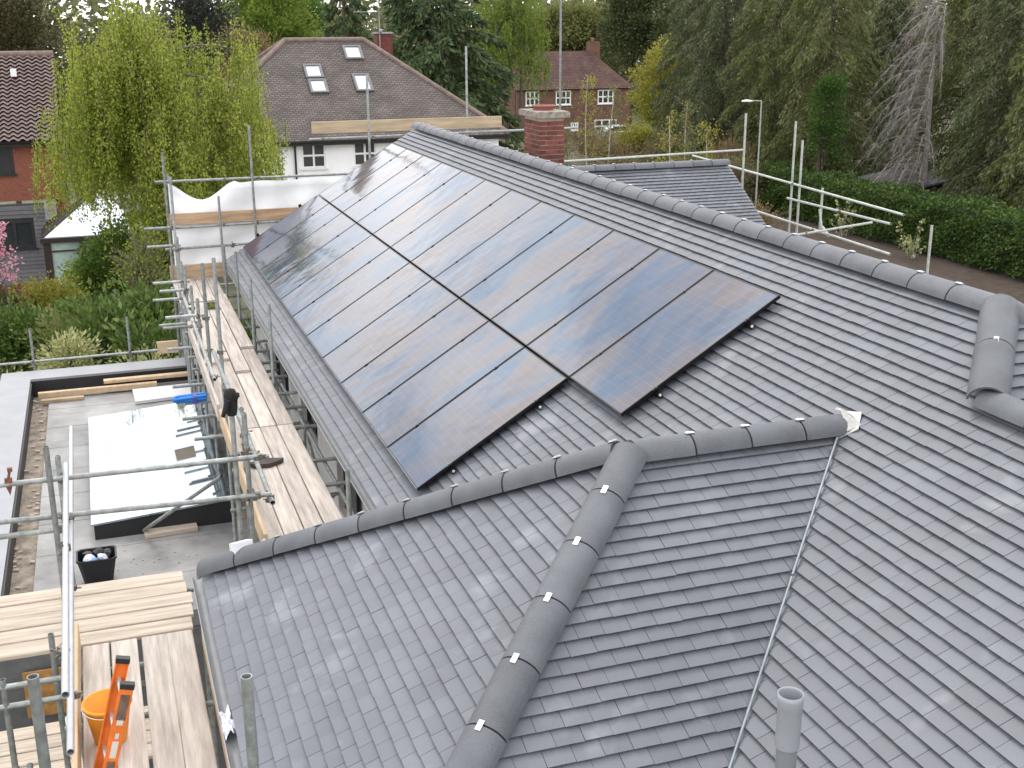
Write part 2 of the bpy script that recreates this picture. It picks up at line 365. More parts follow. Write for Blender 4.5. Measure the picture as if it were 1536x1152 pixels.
for rec in FACES:
    O, u, v, n = rec['O'], rec['u'], rec['v'], rec['n']; V = []; F = []; rn = []
    T = [x.co.copy() for x in tile_me.vertices]; TF = [tuple(p.vertices) for p in tile_me.polygons]
    for w in rec['rest']:
        du, dv, dz, rot = w[2]; k = len(V); p = O + u * (w[0] + du) + v * (w[1] + dv) + n * dz; uu = u + v * rot; vv = v - u * rot
        V += [p + uu * t.x + vv * t.y + n * t.z for t in T]; F += [tuple(i + k for i in f) for f in TF]; rn += [random.random()] * len(TF)
    for poly, v0 in rec['cut']:
        k = len(V); m_ = len(poly); dz = random.uniform(0, .003)
        top = [O + u * a + v * c + n * (Z_TAIL - .001 - (c - v0) * SL + dz) for a, c in poly]
        A = sum(x0 * y1 - x1 * y0 for (x0, y0), (x1, y1) in zip(poly, poly[1:] + poly[:1]))
        if A < 0: top = top[::-1]
        V += top + [t - n * TH_T for t in top]
        F += [tuple(range(k, k + m_))] + [(k + m_ + i, k + m_ + (i + 1) % m_, k + (i + 1) % m_, k + i) for i in range(m_)]; rn += [random.random()] * (m_ + 1)
    if not V: continue
    me = bpy.data.meshes.new('tile'); h = Vector((0, 0, GZ)); me.from_pydata([tuple(p - h) for p in V], [], F); me.materials.append(TILE_M)
    a = me.attributes.new('rnd', 'FLOAT', 'FACE'); a.data.foreach_set('value', rn); me.update()
    tag(link('tile', me, None, rec['part']), kind='stuff')

# ridge and hip tiles, each with its clip
def arc_shell(L, r0, r1, t, a=82, n=12):
    b = MB(); ring = []
    for (y, ra, rb) in ((0, r0, r0 - t), (L, r1, r1 - t)):
        for rr in (ra, rb):
            ring.append([(rr * math.sin(R(-a + 2 * a * i / n)), y, rr * math.cos(R(-a + 2 * a * i / n))) for i in range(n + 1)])
    o0, i0, o1, i1 = ring; q = lambda A, B: b.add(A + B, [(i, i + 1, n + 2 + i, n + 1 + i) for i in range(n)], True)
    q(o0, o1); q(i1, i0); b.add(o0 + i0, [(n + 1 + i, n + 2 + i, i + 1, i) for i in range(n)]); b.add(o1 + i1, [(i, i + 1, n + 2 + i, n + 1 + i) for i in range(n)])
    for k in (0, n): b.add([o0[k], o1[k], i1[k], i0[k]], [(0, 1, 2, 3)])
    return b
def mesh_of(b, name, mt):
    me = bpy.data.meshes.new(name); me.from_pydata(b.v, [], b.f); me.polygons.foreach_set('use_smooth', b.sm); me.materials.append(mt); return me
ridge_me = {}
clip_b = MB(); clip_b.cbox((0, 0.0, .131), .032, .062, .004).cbox((0, -.012, .1355), .014, .02, .006).cbox((0, .03, .122), .03, .004, .02)
clip_me = mesh_of(clip_b, 'ridge_clip', METAL_CLIP)
seal_b = arc_shell(.03, .1165, .1165, .006); seal_me = mesh_of(seal_b, 'ridge_seal', mat('rubber', (0.012, 0.012, 0.014), 0.7))
def ridge_run(p0, p1, pitch, r=.125, start=0.0, clips=True, name='ridge_tile', first_clip=True):
    p0, p1 = Vector(p0), Vector(p1); d = (p1 - p0).normalized(); tot = (p1 - p0).length
    up = (Vector((0, 0, 1)) - d * d.z).normalized(); s = d.cross(up)
    n = max(1, round(tot / pitch)); pitch = tot / n
    for k in range(n):
        L = pitch - .013; key = (round(L, 3), r)
        if key not in ridge_me: ridge_me[key] = mesh_of(arc_shell(L, r, r * .985, .014), 'ridge_tile', RIDGE_M)
        o = bpy.data.objects.new(name, ridge_me[key]); COL.objects.link(o); o.parent = house
        p = p0 + d * (k * pitch + .003) - Vector((0, 0, GZ)); tw = random.uniform(-.03, .03); ss = (s + up * tw).normalized(); uu = ss.cross(d); dd = (d + s * random.uniform(-.008, .008)).normalized()
        o.matrix_local = Matrix(((ss.x, dd.x, uu.x, p.x), (ss.y, dd.y, uu.y, p.y), (ss.z, dd.z, uu.z, p.z), (0, 0, 0, 1)))
        for nm, me, y in (('ridge_clip', clip_me, 0.0), ('ridge_seal', seal_me, -.018)):
            if k == 0 and not first_clip: continue
            if nm == 'ridge_clip' and not clips: continue
            c = bpy.data.objects.new(nm, me); COL.objects.link(c); c.parent = o; c.location = (random.uniform(-.01, .01) if nm == 'ridge_clip' else 0, y, 0)
dz = -0.012
ridge_run((RX, LY + RX - LX + .08, RZ + dz), (RX, FY + .05, RZ + dz), .455)
ridge_run((WXA + .05, WY, WZ + dz), (WXJ + .06, WY, WZ + dz), .42, first_clip=False)
ridge_run((WXA + .03, WY - .03, WZ + .02), (WX0 - .03, WY - HW - .03, EZ - .01), .433, r=.128, first_clip=False)
ridge_run((WXA - .02, WY + .02, WZ + dz), (WX0 + .03, WY + HW - .03, EZ + .02), .433)
ridge_run((RX + .02, LY + RX - LX + .1, RZ + .012), (LX - .04, LY - .02, LZ + .02), .52, r=.135, first_clip=False)
ridge_run((RX - .02, LY + RX - LX + .1, RZ + .012), (RX + 2.9, LY + RX - LX - 2.9, RZ - 2.9 * TT + .01), .45, first_clip=False)
ridge_run((LX, LY + .02, LZ - .01), (LX, 1.2, LZ - .01), .45, first_clip=False)
ridge_run((6.9, PY, PZ + dz), (PX1 + .03, PY, PZ + dz), .45)
# a black vent brick lying at the foot of the upper hip
b = MB(); 
for k in range(4): b.box(5.5, 5.78, 5.42, 5.6, -2.33 + k * .03, -2.315 + k * .03)
b.box(5.48, 5.8, 5.46, 5.58, -2.75, -2.22); b.box(5.47, 5.81, 5.4, 5.62, -2.215, -2.2)
b.build('ridge_vent', mat('vent_white', (0.7, 0.7, 0.7), 0.5), house)
# valley lining, its bead and the lead saddle at its head
va, vb = Vector((WXJ - .02, WY - .02, WZ + .016)), Vector((EX, WY - HW, EZ + .016))
side = Vector((1, -1, 0)).normalized(); up_ = Vector((-.35, -.35, .87))
b = MB(); 
for s_ in (-1, 1): b.add([va, vb, vb + side * s_ * .09 + Vector((0, 0, .022)), va + side * s_ * .09 + Vector((0, 0, .022))], [(0, 1, 2, 3) if s_ > 0 else (3, 2, 1, 0)])
val = b.build('valley_lining', mat('valley_grey', (0.2, 0.215, 0.235), 0.45, metal=.2), house)
b = MB(); mid = va.lerp(vb, .36); b.tube(va + Vector((0, 0, .035)), mid + Vector((0, 0, .035)), .0095, 8); b.tube(mid + (vb - va) * .004 + Vector((0, 0, .033)), vb + Vector((0, 0, .033)), .009, 8)
b.build('valley_bead', mat('bead_steel', (0.26, 0.29, 0.315), 0.4, metal=.4), val)
b = MB(); s0 = Vector((WXJ, WY, WZ))
P = [s0 + Vector((x, y, x * TT + .036)) for x, y in ((-.1, -.1), (-.02, .09), (.08, .11), (.13, -.03), (.02, -.16))]
b.prism(P, Vector((0, 0, .008))); P2 = [s0 + Vector(q) for q in ((-.04, -.12, .03), (.05, -.13, .06), (.07, .1, .09), (.0, .1, .12), (-.02, 0, .14))]; b.prism(P2, Vector((.012, 0, .012)))
b.build('lead_saddle', LEAD, house)
# gutters, fascias, walls
GUT = mat('gutter_grey', (0.24, 0.245, 0.255), 0.35, var=.1)
def half_gutter(bld, a, c, r=.06):
    a, c = Vector(a), Vector(c); d, s, _ = frame_of(c - a); n = 8; up = Vector((0, 0, 1)); rows = []
    for rr in (r, r - .006):
        for e in (a, c): rows.append([e + s * rr * math.cos(math.pi + math.pi * i / n) + up * rr * math.sin(math.pi + math.pi * i / n) for i in range(n + 1)])
    q = lambda A, B: bld.add(A + B, [(i, i + 1, n + 2 + i, n + 1 + i) for i in range(n)], True)
    q(rows[0], rows[1]); q(rows[3], rows[2])
    for A, B in ((rows[0], rows[2]), (rows[1], rows[3])): q(A, B)
    for k in (0, n): bld.add([rows[0][k], rows[1][k], rows[3][k], rows[2][k]], [(0, 1, 2, 3)])
for a, c in (((EX - .03, WY + HW + .1, EZ - .03), (EX - .03, FY, EZ - .03)), ((WX0 - .045, WY - HW, EZ - .03), (WX0 - .045, WY + HW + .05, EZ - .03)), ((WX0, WY + HW + .045, EZ - .03), (EX, WY + HW + .045, EZ - .03))):
    b = MB(); half_gutter(b, a, c, .05); b.build('gutter', GUT, house)
FASC = mat('fascia_pale', (0.5, 0.5, 0.49), 0.5, var=.08)
for bx in ((EX + .02, EX + .045, WY + HW, FY, EZ - .17, EZ - .01), (WX0 + .02, WX0 + .045, WY - HW, WY + HW, EZ - .17, EZ - .01), (WX0 + .05, EX, WY + HW - .045, WY + HW - .02, EZ - .17, EZ - .01)):
    b = MB(); b.box(*bx); b.build('fascia', FASC, house)
b = MB(); b.box(EX + .05, 2.7, WY + HW, FY - .1, EZ - .16, EZ - .14); b.box(WX0 + .05, 1.0, WY - HW, WY + HW - .05, EZ - .16, EZ - .14); b.build('soffit', FASC, house)
RENDER = mat('render_offwhite', (0.52, 0.51, 0.48), 0.85, var=.12, scale=3, bump=.2)
def wall_y(bld, x0, x1, y0, y1, z0, z1, ops):
    """wall slab between x0 and x1 running along y, with openings (ya, yb, za, zb)"""
    y = y0
    for a, c, p, q in sorted(ops):
        if a > y: bld.box(x0, x1, y, a, z0, z1)
        if p > z0: bld.box(x0, x1, a, c, z0, p)
        if q < z1: bld.box(x0, x1, a, c, q, z1)
        y = c
    if y < y1: bld.box(x0, x1, y, y1, z0, z1)
def wall_x(bld, y0, y1, x0, x1, z0, z1, ops):
    x = x0
    for a, c, p, q in sorted(ops):
        if a > x: bld.box(x, a, y0, y1, z0, z1)
        if p > z0: bld.box(a, c, y0, y1, z0, p)
        if q < z1: bld.box(a, c, y0, y1, q, z1)
        x = c
    if x < x1: bld.box(x, x1, y0, y1, z0, z1)
hops = [(11.0, 12.0, -5.9, -4.75), (13.0, 14.6, -6.2, -4.75), (16.0, 17.4, -5.9, -4.75), (18.6, 20.6, -6.2, -4.75)]
b = MB(); wall_y(b, 2.6, 2.9, WY + HW - .3, FY - .15, GZ, EZ - .14, hops)
wall_x(b, FY - .4, FY - .15, 2.9, 9.3, GZ, EZ, []); b.box(9.1, 9.3, 1.4, FY - .4, GZ, EZ - .15); b.box(2.6, 9.1, 1.2, 1.4, GZ, EZ - .15); b.box(2.6, 2.9, 1.4, WY - HW + .35, GZ, EZ - .15)
b.prism([(2.9, FY - .4, EZ), (9.0, FY - .4, EZ), (RX, FY - .4, RZ - .15)], (0, .25, 0))
wall_y(b, .95, 1.15, WY - HW + .35, WY + HW - .35, GZ, EZ - .15, []); wall_x(b, WY + HW - .55, WY + HW - .35, 1.15, 2.6, GZ, EZ - .15, []); wall_x(b, WY - HW + .35, WY - HW + .55, 1.15, 2.6, GZ, EZ - .15, [])
b.box(2.9, 9.1, 1.4, FY - .4, -4.7, -4.6)
b.box(9.3, 12.4, 20.2, 24.7, GZ, PZ - 2.5 * TT); b.prism([(12.2, 20.2, PZ - 2.5 * TT), (12.2, 24.7, PZ - 2.5 * TT), (12.2, PY, PZ - .15)], (.2, 0, 0))
b.build('wall', RENDER, house)
DARKF = mat('frame_dark', (0.02, 0.02, 0.022), 0.4); GLASS = mat('window_glass', (0.03, 0.035, 0.04), 0.05, spec=0.8, var=.1)
def window_x(x, a, c, p, q, parent, fm, depth=.08, mull=1, face=-1):
    """window in a wall whose outer face looks along -x"""
    b = MB(); t = .05; b.box(x, x + depth, a, c, p, p + t); b.box(x, x + depth, a, c, q - t, q); b.box(x, x + depth, a, a + t, p + t, q - t); b.box(x, x + depth, c - t, c, p + t, q - t)
    for k in range(1, mull + 1): yy = a + (c - a) * k / (mull + 1); b.box(x + .004, x + depth - .004, yy - .025, yy + .025, p + t, q - t)
    w = b.build('window', fm, parent); g = MB(); g.box(x + .03, x + .045, a + .02, c - .02, p + .02, q - .02); g.build('pane', GLASS, w)
for (a, c, p, q) in hops: window_x(2.68, a, c, p, q, house, DARKF)
# soil vent pipe
pipe_x, pipe_y = 2.97, 4.42
b = MB(); b.tube((pipe_x, pipe_y, -4.4), (pipe_x, pipe_y, -3.47), .052, 24); b.lathe((pipe_x, pipe_y, C0 + TT * pipe_x + .03), [(.09, -.06), (.07, .01), (.054, .03)], 20)
vp = b.build('vent_pipe', mat('pipe_grey', (0.2, 0.21, 0.225), 0.35, var=.06), house)
b = MB(); b.lathe((pipe_x, pipe_y, -3.475), [(.058, 0), (.061, .01), (.061, .23), (.064, .235), (.064, .275), (.064, .3), (.0605, .3), (.0585, .29), (.0575, .0)], 28)
b.build('pipe_collar', mat('pipe_white', (0.32, 0.335, 0.36), 0.4, var=.08), vp)
# chimney: every brick
CHX, CHY = (6.70, 7.12), (18.0, 18.74); CZ0, CZ1 = -2.9, -1.5
b = MB(); b.box(CHX[0] + .012, CHX[1] - .012, CHY[0] + .012, CHY[1] - .012, CZ0, CZ1)
chim = b.build('chimney', mat('mortar', (0.4, 0.34, 0.28), 0.95, var=.25, scale=8), house)
BR = mat('brick_red', (0.155, 0.046, 0.034), 0.85, var=.35, scale=9, bump=.4, bscale=60, rnd=.38)
bme = {}
def brick(cx, cy, cz, sx, sy, parent, h=.063):
    k = (round(sx, 3), round(sy, 3))
    if k not in bme:
        q = MB(); q.cbox((0, 0, 0), sx, sy, h); bme[k] = mesh_of(q, 'brick', BR)
    o = bpy.data.objects.new('brick', bme[k]); COL.objects.link(o); o.parent = parent; o.location = (cx + random.uniform(-.002, .002), cy + random.uniform(-.002, .002), cz - GZ)
W = .105
for j in range(int((CZ1 - CZ0) / .075)):
    z = CZ0 + .037 + j * .075; (x0, x1), (y0, y1) = CHX, CHY
    if j % 2 == 0:
        for yy in (y0 + W / 2, y1 - W / 2): brick(x0 + .1125, yy, z, .215, W, chim); brick(x1 - .1125, yy, z, .215, W, chim)
        nn = 3; ln = (y1 - y0 - 2 * W - .02) / nn
        for k in range(nn):
            for xx in (x0 + W / 2, x1 - W / 2): brick(xx, y0 + W + .01 + ln * (k + .5), z, W, ln - .01, chim)
    else:
        for xx in (x0 + W / 2, x1 - W / 2):
            nn = 4; ln = (y1 - y0) / nn
            for k in range(nn): brick(xx, y0 + ln * (k + .5), z, W, ln - .01, chim)
        for yy in (y0 + W / 2, y1 - W / 2): brick((x0 + x1) / 2, yy, z, x1 - x0 - 2 * W - .02, W, chim)
b = MB(); n = 14; (x0, x1), (y0, y1) = (CHX[0] - .07, CHX[1] + .07), (CHY[0] - .07, CHY[1] + .07)
b.box(x0, x1, y0, y1, CZ1 + .004, CZ1 + .075); b.prism([(x0 + .01, y0 + .01, CZ1 + .076), (x1 - .01, y0 + .01, CZ1 + .076), (x1 - .01, y1 - .01, CZ1 + .076), (x0 + .01, y1 - .01, CZ1 + .076)], (0, 0, .02))
b.build('chimney_cap', mat('concrete_cap', (0.27, 0.235, 0.2), 0.95, var=.5, scale=14, bump=.8, bscale=30), chim)
b = MB(); b.lathe((6.91, 18.4, CZ1 + .09), [(.17, 0), (.165, .05), (.19, .06), (.19, .085), (.15, .09), (.14, .02), (0, .02)], 24)
b.build('chimney_pot', mat('terracotta', (0.26, 0.09, 0.07), 0.7, var=.15), chim)

# ------------------------------------------------------------------ solar panels
sdv = Vector((CT, 0, ST)); nv = Vector((-ST, 0, CT)); P0 = nv * -4.725
PW, PH, PG = 1.134, 1.700, .023
def glass_material():
    mt, N, L, b = principled('panel_glass', (0.010, 0.012, 0.018), 0.12, 0, 1.2)
    tcn = N.new('ShaderNodeTexCoord'); g = N.new('ShaderNodeNewGeometry')
    bt = N.new('ShaderNodeTexBrick'); bt.offset = 0; bt.inputs['Scale'].default_value = 1.0; bt.inputs['Brick Width'].default_value = 0.182; bt.inputs['Row Height'].default_value = 0.091
    bt.inputs['Mortar Size'].default_value = 0.0022; bt.inputs['Mortar Smooth'].default_value = 0; bt.inputs['Color1'].default_value = (.018, .025, .045, 1); bt.inputs['Color2'].default_value = (.015, .021, .039, 1); bt.inputs['Mortar'].default_value = (.055, .06, .065, 1)
    L.new(tcn.outputs['Object'], bt.inputs['Vector'])
    mp_ = N.new('ShaderNodeMapping'); mp_.inputs['Scale'].default_value = (0.5, 0.8, 0.5); mp_.inputs['Rotation'].default_value = (0, 0, 0.5); L.new(g.outputs['Position'], mp_.inputs['Vector'])
    n1 = N.new('ShaderNodeTexNoise'); n1.inputs['Scale'].default_value = 1.5; n1.inputs['Detail'].default_value = 7; n1.inputs['Roughness'].default_value = 0.6; n1.inputs['Distortion'].default_value = 0.9; L.new(mp_.outputs['Vector'], n1.inputs['Vector'])
    hue = N.new('ShaderNodeValToRGB'); E = hue.color_ramp.elements; E[0].position = 0.36; E[1].position = 0.62; E[0].color = (.5, .85, 1.6, 1); E[1].color = (1.7, 1.25, 1.1, 1); L.new(n1.outputs['Fac'], hue.inputs['Fac'])  # blue and brown mottling of the reflected sky painted into the cell colour
    mu = N.new('ShaderNodeMix'); mu.data_type = 'RGBA'; mu.blend_type = 'MULTIPLY'; mu.inputs['Factor'].default_value = 1; L.new(bt.outputs['Color'], mu.inputs['A']); L.new(hue.outputs['Color'], mu.inputs['B']); L.new(mu.outputs['Result'], b.inputs['Base Color'])
    # same painted mottling as reflection tints, after an uneven anti-reflective film
    st_ = N.new('ShaderNodeValToRGB'); E = st_.color_ramp.elements; E[0].position = 0.38; E[1].position = 0.62; E[0].color = (.5, .8, 1.0, 1); E[1].color = (1.0, .86, .78, 1); e_ = E.new(.5); e_.color = (.88, .93, 1.0, 1); L.new(n1.outputs['Fac'], st_.inputs['Fac']); L.new(st_.outputs['Color'], b.inputs['Specular Tint'])
    rr = N.new('ShaderNodeMapRange'); rr.inputs['To Min'].default_value = 0.04; rr.inputs['To Max'].default_value = 0.16; L.new(n1.outputs['Fac'], rr.inputs['Value']); L.new(rr.outputs['Result'], b.inputs['Roughness'])
    n2 = N.new('ShaderNodeTexNoise'); n2.inputs['Scale'].default_value = 2.0; n2.inputs['Detail'].default_value = 2; L.new(g.outputs['Position'], n2.inputs['Vector'])
    bp = N.new('ShaderNodeBump'); bp.inputs['Strength'].default_value = 0.12; bp.inputs['Distance'].default_value = 0.06; L.new(n2.outputs['Fac'], bp.inputs['Height']); L.new(bp.outputs['Normal'], b.inputs['Normal'])
    return mt
PG_M = glass_material(); PF_M = mat('panel_frame', (0.012, 0.012, 0.014), 0.28, metal=.4, var=.05); PE_M = mat('panel_trim', (0.35, 0.36, 0.38), 0.3, metal=.8)
# panel local axes: x along the eaves (towards the camera), y up the slope, z out of the roof
q = MB(); t = .012
q.box(0, PW, 0, t, -.03, 0).box(0, PW, PH - t, PH, -.03, 0).box(0, t, t, PH - t, -.03, 0).box(PW - t, PW, t, PH - t, -.03, 0); fr_me = mesh_of(q, 'frame', PF_M)
q = MB(); q.box(t, PW - t, t, PH - t, -.006, -.0015); gl_me = mesh_of(q, 'glass', PG_M)
q = MB(); q.box(-.012, .012, -.025, .025, .001, .006); q.tube((0, 0, .006), (0, 0, .012), .006, 8); cl_me = mesh_of(q, 'clamp', PF_M)
q = MB(); q.box(0.002, PW - .002, -.004, .0, -.012, .0015); tr_me = mesh_of(q, 'trim', PE_M)
RM = Matrix(((0, CT, -ST, 0), (-1, 0, 0, 0), (0, ST, CT, 0), (0, 0, 0, 1)))
ordn = ['nearest the camera', 'second from the near end', 'third from the near end', 'fourth from the near end', 'fifth from the near end', 'sixth from the near end', 'seventh from the near end', 'eighth from the near end', 'ninth from the near end', 'tenth from the near end', 'eleventh from the near end', 'farthest, by the gable end']
for row, s0, ks in (('upper', 1.668, range(12)), ('lower', -.055, range(1, 12))):
    for k in ks:
        y = 8.56 + k * (PW + PG) + PW; j = k if row == 'upper' else k - 1
        lab = ordn[-1] if k == 11 else ordn[j]
        p = P0 + sdv * s0 + Vector((0, y, 0))
        t_ = thing('solar_panel', 'all black solar panel in the %s row, %s' % (row, lab), 'solar panel', (0, 0, 0), 'solar panels on the roof slope')
        t_.matrix_world = Matrix.Translation(p) @ RM @ Matrix.Rotation(random.uniform(-.0012, .0012), 4, 'Y')
        for nm, me in (('frame', fr_me), ('glass', gl_me)) + ((('trim', tr_me),) if row == 'lower' else ()):
            o = bpy.data.objects.new(nm, me); COL.objects.link(o); o.parent = t_
        for yy in (.36, 1.34):
            o = bpy.data.objects.new('clamp', cl_me); COL.objects.link(o); o.parent = t_; o.location = (PW + PG / 2, yy, 0)
for row, s0, k0 in (('upper', 1.668, 0), ('lower', -.055, 1)):
    for yy, wh in ((.36, 'lower'), (1.34, 'upper')):
        c = P0 + sdv * (s0 + yy) - nv * .052; y0 = 8.56 + k0 * (PW + PG) - .05
        t_ = thing('mounting_rail', 'aluminium rail end under the %s edge of the %s panel row' % (wh, row), 'rail', (c.x, y0, c.z), 'rails carrying the solar panels')
        b = MB(); b.obox((c.x, (y0 + 22.4) / 2, c.z), sdv * .02, Vector((0, (22.4 - y0) / 2, 0)), nv * .02); b.build('rail_bar', PF_M, t_)
        b = MB(); b.tube((c.x, y0 - .004, c.z), (c.x, y0 - .001, c.z), .013, 10); b.build('end_cap', mat('cap_pale', (0.7, 0.7, 0.72), .4), t_)
        b = MB(); 
        for i in range(14): yk = y0 + .25 + i * 1.0; b.obox(Vector((c.x, yk, c.z)) - nv * .035, sdv * .03, Vector((0, .02, 0)), nv * .03)
        b.build('roof_hook', PF_M, t_)

# ------------------------------------------------------------------ flat roofed extension beside the house
FZ = -6.35
ext = thing('flat_roof_extension', 'flat roofed grey extension with parapet edges and a large rooflight', 'extension', (0, 17, GZ))
MEMB = mat('roof_membrane', (0.235, 0.23, 0.23), 0.55, var=.34, scale=1.3, bump=.15, bscale=9, tint=(0.27, 0.265, 0.26))
COPE = mat('parapet_grey', (0.29, 0.295, 0.315), 0.5, var=.1, scale=2); BLK = mat('upstand_black', (0.014, 0.014, 0.016), 0.5)
b = MB(); b.box(-1.18, 2.59, 12.6, 21.85, FZ - .2, FZ); rd_ = b.build('roof_deck', MEMB, ext)
for k in range(1, 9): b = MB(); b.box(-1.18, 2.55, 12.6 + k * 1.03, 12.68 + k * 1.03, FZ - .002, FZ + .004); b.build('membrane_lap', MEMB, rd_)
b = MB(); b.box(-1.47, -1.18, 12.6, 21.85, FZ - .25, FZ - .05); b.build('edge_channel', mat('channel_dirt', (0.25, 0.21, 0.17), 0.95, var=.5, scale=7, bump=.6, bscale=40), ext)
b = MB(); b.box(-1.98, -1.475, 12.55, 22.55, FZ - .2, -6.1); b.build('parapet', COPE, ext)
b = MB(); b.box(-1.475, 1.55, 21.98, 22.55, FZ - .2, -6.1); b.build('parapet', COPE, ext)
b = MB(); b.box(-1.475, 2.55, 21.85, 21.975, FZ - .1, -6.105); b.box(-1.472, -1.45, 12.6, 21.85, FZ - .1, -6.13); b.build('upstand', BLK, ext)
b = MB(); b.box(-1.97, 2.59, 12.6, 12.85, GZ, FZ - .21); b.box(-1.97, -1.7, 12.85, 22.5, GZ, FZ - .21); b.box(-1.7, 2.55, 22.2, 22.5, GZ, FZ - .21); b.build('wall', mat('wall_grey', (0.14, 0.14, 0.145), 0.8, var=.2), ext)
# rooflight: black kerb, sloping mirror-coated glass
x0, x1, y0, y1 = -.48, 1.24, 14.95, 19.1
b = MB(); b.add([(x0, y0, FZ), (x1, y0, FZ), (x1, y1, FZ), (x0, y1, FZ), (x0, y0, -6.15), (x1, y0, -6.03), (x1, y1, -5.93), (x0, y1, -6.05)], [(3, 2, 1, 0), (4, 5, 6, 7), (0, 1, 5, 4), (1, 2, 6, 5), (2, 3, 7, 6), (3, 0, 4, 7)])
kb = b.build('rooflight_kerb', BLK, ext)
mt, N_, L_n, bs = principled('solar_control_glass', (0.44, 0.5, 0.56), 0.03, 0.93, 0.5); e = .03
b = MB(); b.add([(x0 - e, y0 - e, -6.145), (x1 + e, y0 - e, -6.022), (x1 + e, y1 + e, -5.922), (x0 - e, y1 + e, -6.045), (x0 - e, y0 - e, -6.12), (x1 + e, y0 - e, -5.997), (x1 + e, y1 + e, -5.897), (x0 - e, y1 + e, -6.02)], [(3, 2, 1, 0), (4, 5, 6, 7), (0, 1, 5, 4), (1, 2, 6, 5), (2, 3, 7, 6), (3, 0, 4, 7)])
b.build('rooflight_glass', mt, kb)

# ------------------------------------------------------------------ scaffolding
cp = MB(); cp.cbox((0, 0, 0), .072, .06, .058).cbox((.03, .035, .0), .05, .05, .05).tube((.03, -.02, .0), (.03, .105, .0), .008, 6).tube((.0, .03, .0), (-.075, .05, .0), .007, 6).cbox((-.075, .05, 0), .02, .018, .02)
COUP = mat('coupler_steel', (0.2, 0.195, 0.185), 0.6, metal=.5, var=.5, scale=20, bump=.3, tint=(0.18, 0.15, 0.12)); cp_me = mesh_of(cp, 'coupler', COUP)
tube_me = {}
def tube(parent, name, a, c, r=.0242, hollow=True, m_=None, cc=()):
    a, c = Vector(a), Vector(c); L = (c - a).length; key = (round(L, 2), hollow, r)
    if key not in tube_me:
        q = MB(); q.tube((0, 0, 0), (0, 0, L), r, 14, hollow=hollow); tube_me[key] = mesh_of(q, name, m_ or GALV)
    o = bpy.data.objects.new(name, tube_me[key]); COL.objects.link(o); o.parent = parent
    o.matrix_local = Matrix.Translation(a - root_loc(parent)) @ (c - a).to_track_quat('Z', 'Y').to_matrix().to_4x4()
    for k in cc: coupler(parent, a + (c - a).normalized() * k)
    return o
def coupler(parent, p):
    o = bpy.data.objects.new('coupler', cp_me); COL.objects.link(o); o.parent = parent; o.location = Vector(p) - root_loc(parent); o.scale = (.82, .82, .82); o.rotation_euler = (random.uniform(-.2, .2), random.choice([0, math.pi / 2, math.pi]), random.uniform(0, 6.28))
DK = -4.85
sc = thing('scaffold', 'steel tube scaffold along the eaves carrying the long board walkway', 'scaffold', (1.2, 17, GZ))
for x, y, zt in ((1.2, 23.5, -2.36), (1.22, 22.0, -2.64), (1.2, 20.6, -3.9), (1.2, 19.85, -3.85), (1.2, 16.0, -3.07), (1.2, 14.2, -2.67), (1.2, 17.45, -3.86), (1.06, 10.62, -3.45), (.94, 10.5, -3.27), (1.21, 12.35, -3.95), (1.2, 18.6, -3.9), (1.21, 21.3, -3.6)):
    tube(sc, 'standard', (x, y, GZ if y > 22.7 or y < 12.5 else FZ + .01), (x, y, zt))
    coupler(sc, (x + .02, y + .03, -4.98)); 
    if zt > -3.75 and y < 22: coupler(sc, (x, y, -3.82))
    if y < 20: coupler(sc, (x, y + .02, -4.27))
for x, y, zt in ((2.045, 19.94, -3.67), (2.045, 18.1, -3.75), (2.045, 16.1, -3.71), (2.045, 10.9, -4.24), (2.045, 13.6, -4.7), (2.045, 21.9, -3.9)):
    tube(sc, 'standard', (x, y, FZ + .01), (x, y, zt))
for y in (10.9, 12.3, 13.1, 14.35, 15.2, 15.86, 16.7, 17.5, 18.2, 18.8, 19.77, 20.43, 21.2, 22.3, 23.4):
    xa = .74 if y in (14.35, 15.2, 15.86, 16.7, 18.8, 20.43) else 1.1; tube(sc, 'transom', (xa + random.uniform(-.05, .08), y, DK - .085), (2.42 + random.uniform(-.1, .08), y, DK - .085)); coupler(sc, (1.22, y, DK - .12))
for z, ya, yb, x in ((-3.83, 10.4, 14.3, 1.12), (-4.28, 10.4, 14.6, 1.24), (-4.3, 14.7, 20.9, 1.14), (DK - .135, 10.5, 23.6, 1.25), (DK - .135, 10.6, 22.4, 2.2)):
    tube(sc, 'ledger', (x, ya, z), (x, yb, z), cc=(.12, (yb - ya) * .5))
for y, z, xa in ((17.2, -4.05, .72), (21.0, -4.62, .7), (22.06, -3.55, .7), (21.91, -3.85, .72), (20.3, -4.18, .7), (19.77, -4.21, .78), (18.83, -4.6, .74)): tube(sc, 'transom', (xa, y, z), (1.3, y, z)); coupler(sc, (1.18, y, z))
tube(sc, 'brace', (.12, 14.92, FZ + .06), (1.0, 13.0, -4.95)); tube(sc, 'brace', (2.3, 12.6, FZ + .1), (2.3, 15.5, -5.1)); tube(sc, 'brace', (2.35, 16.5, FZ + .1), (2.35, 19.2, -5.1))
for y in (10.75, 13.4, 16.2, 19): tube(sc, 'transom', (1.1, y, -5.55), (2.5, y, -5.5)); tube(sc, 'transom', (1.6, y + .9, -5.9), (2.5, y + .9, -5.9))

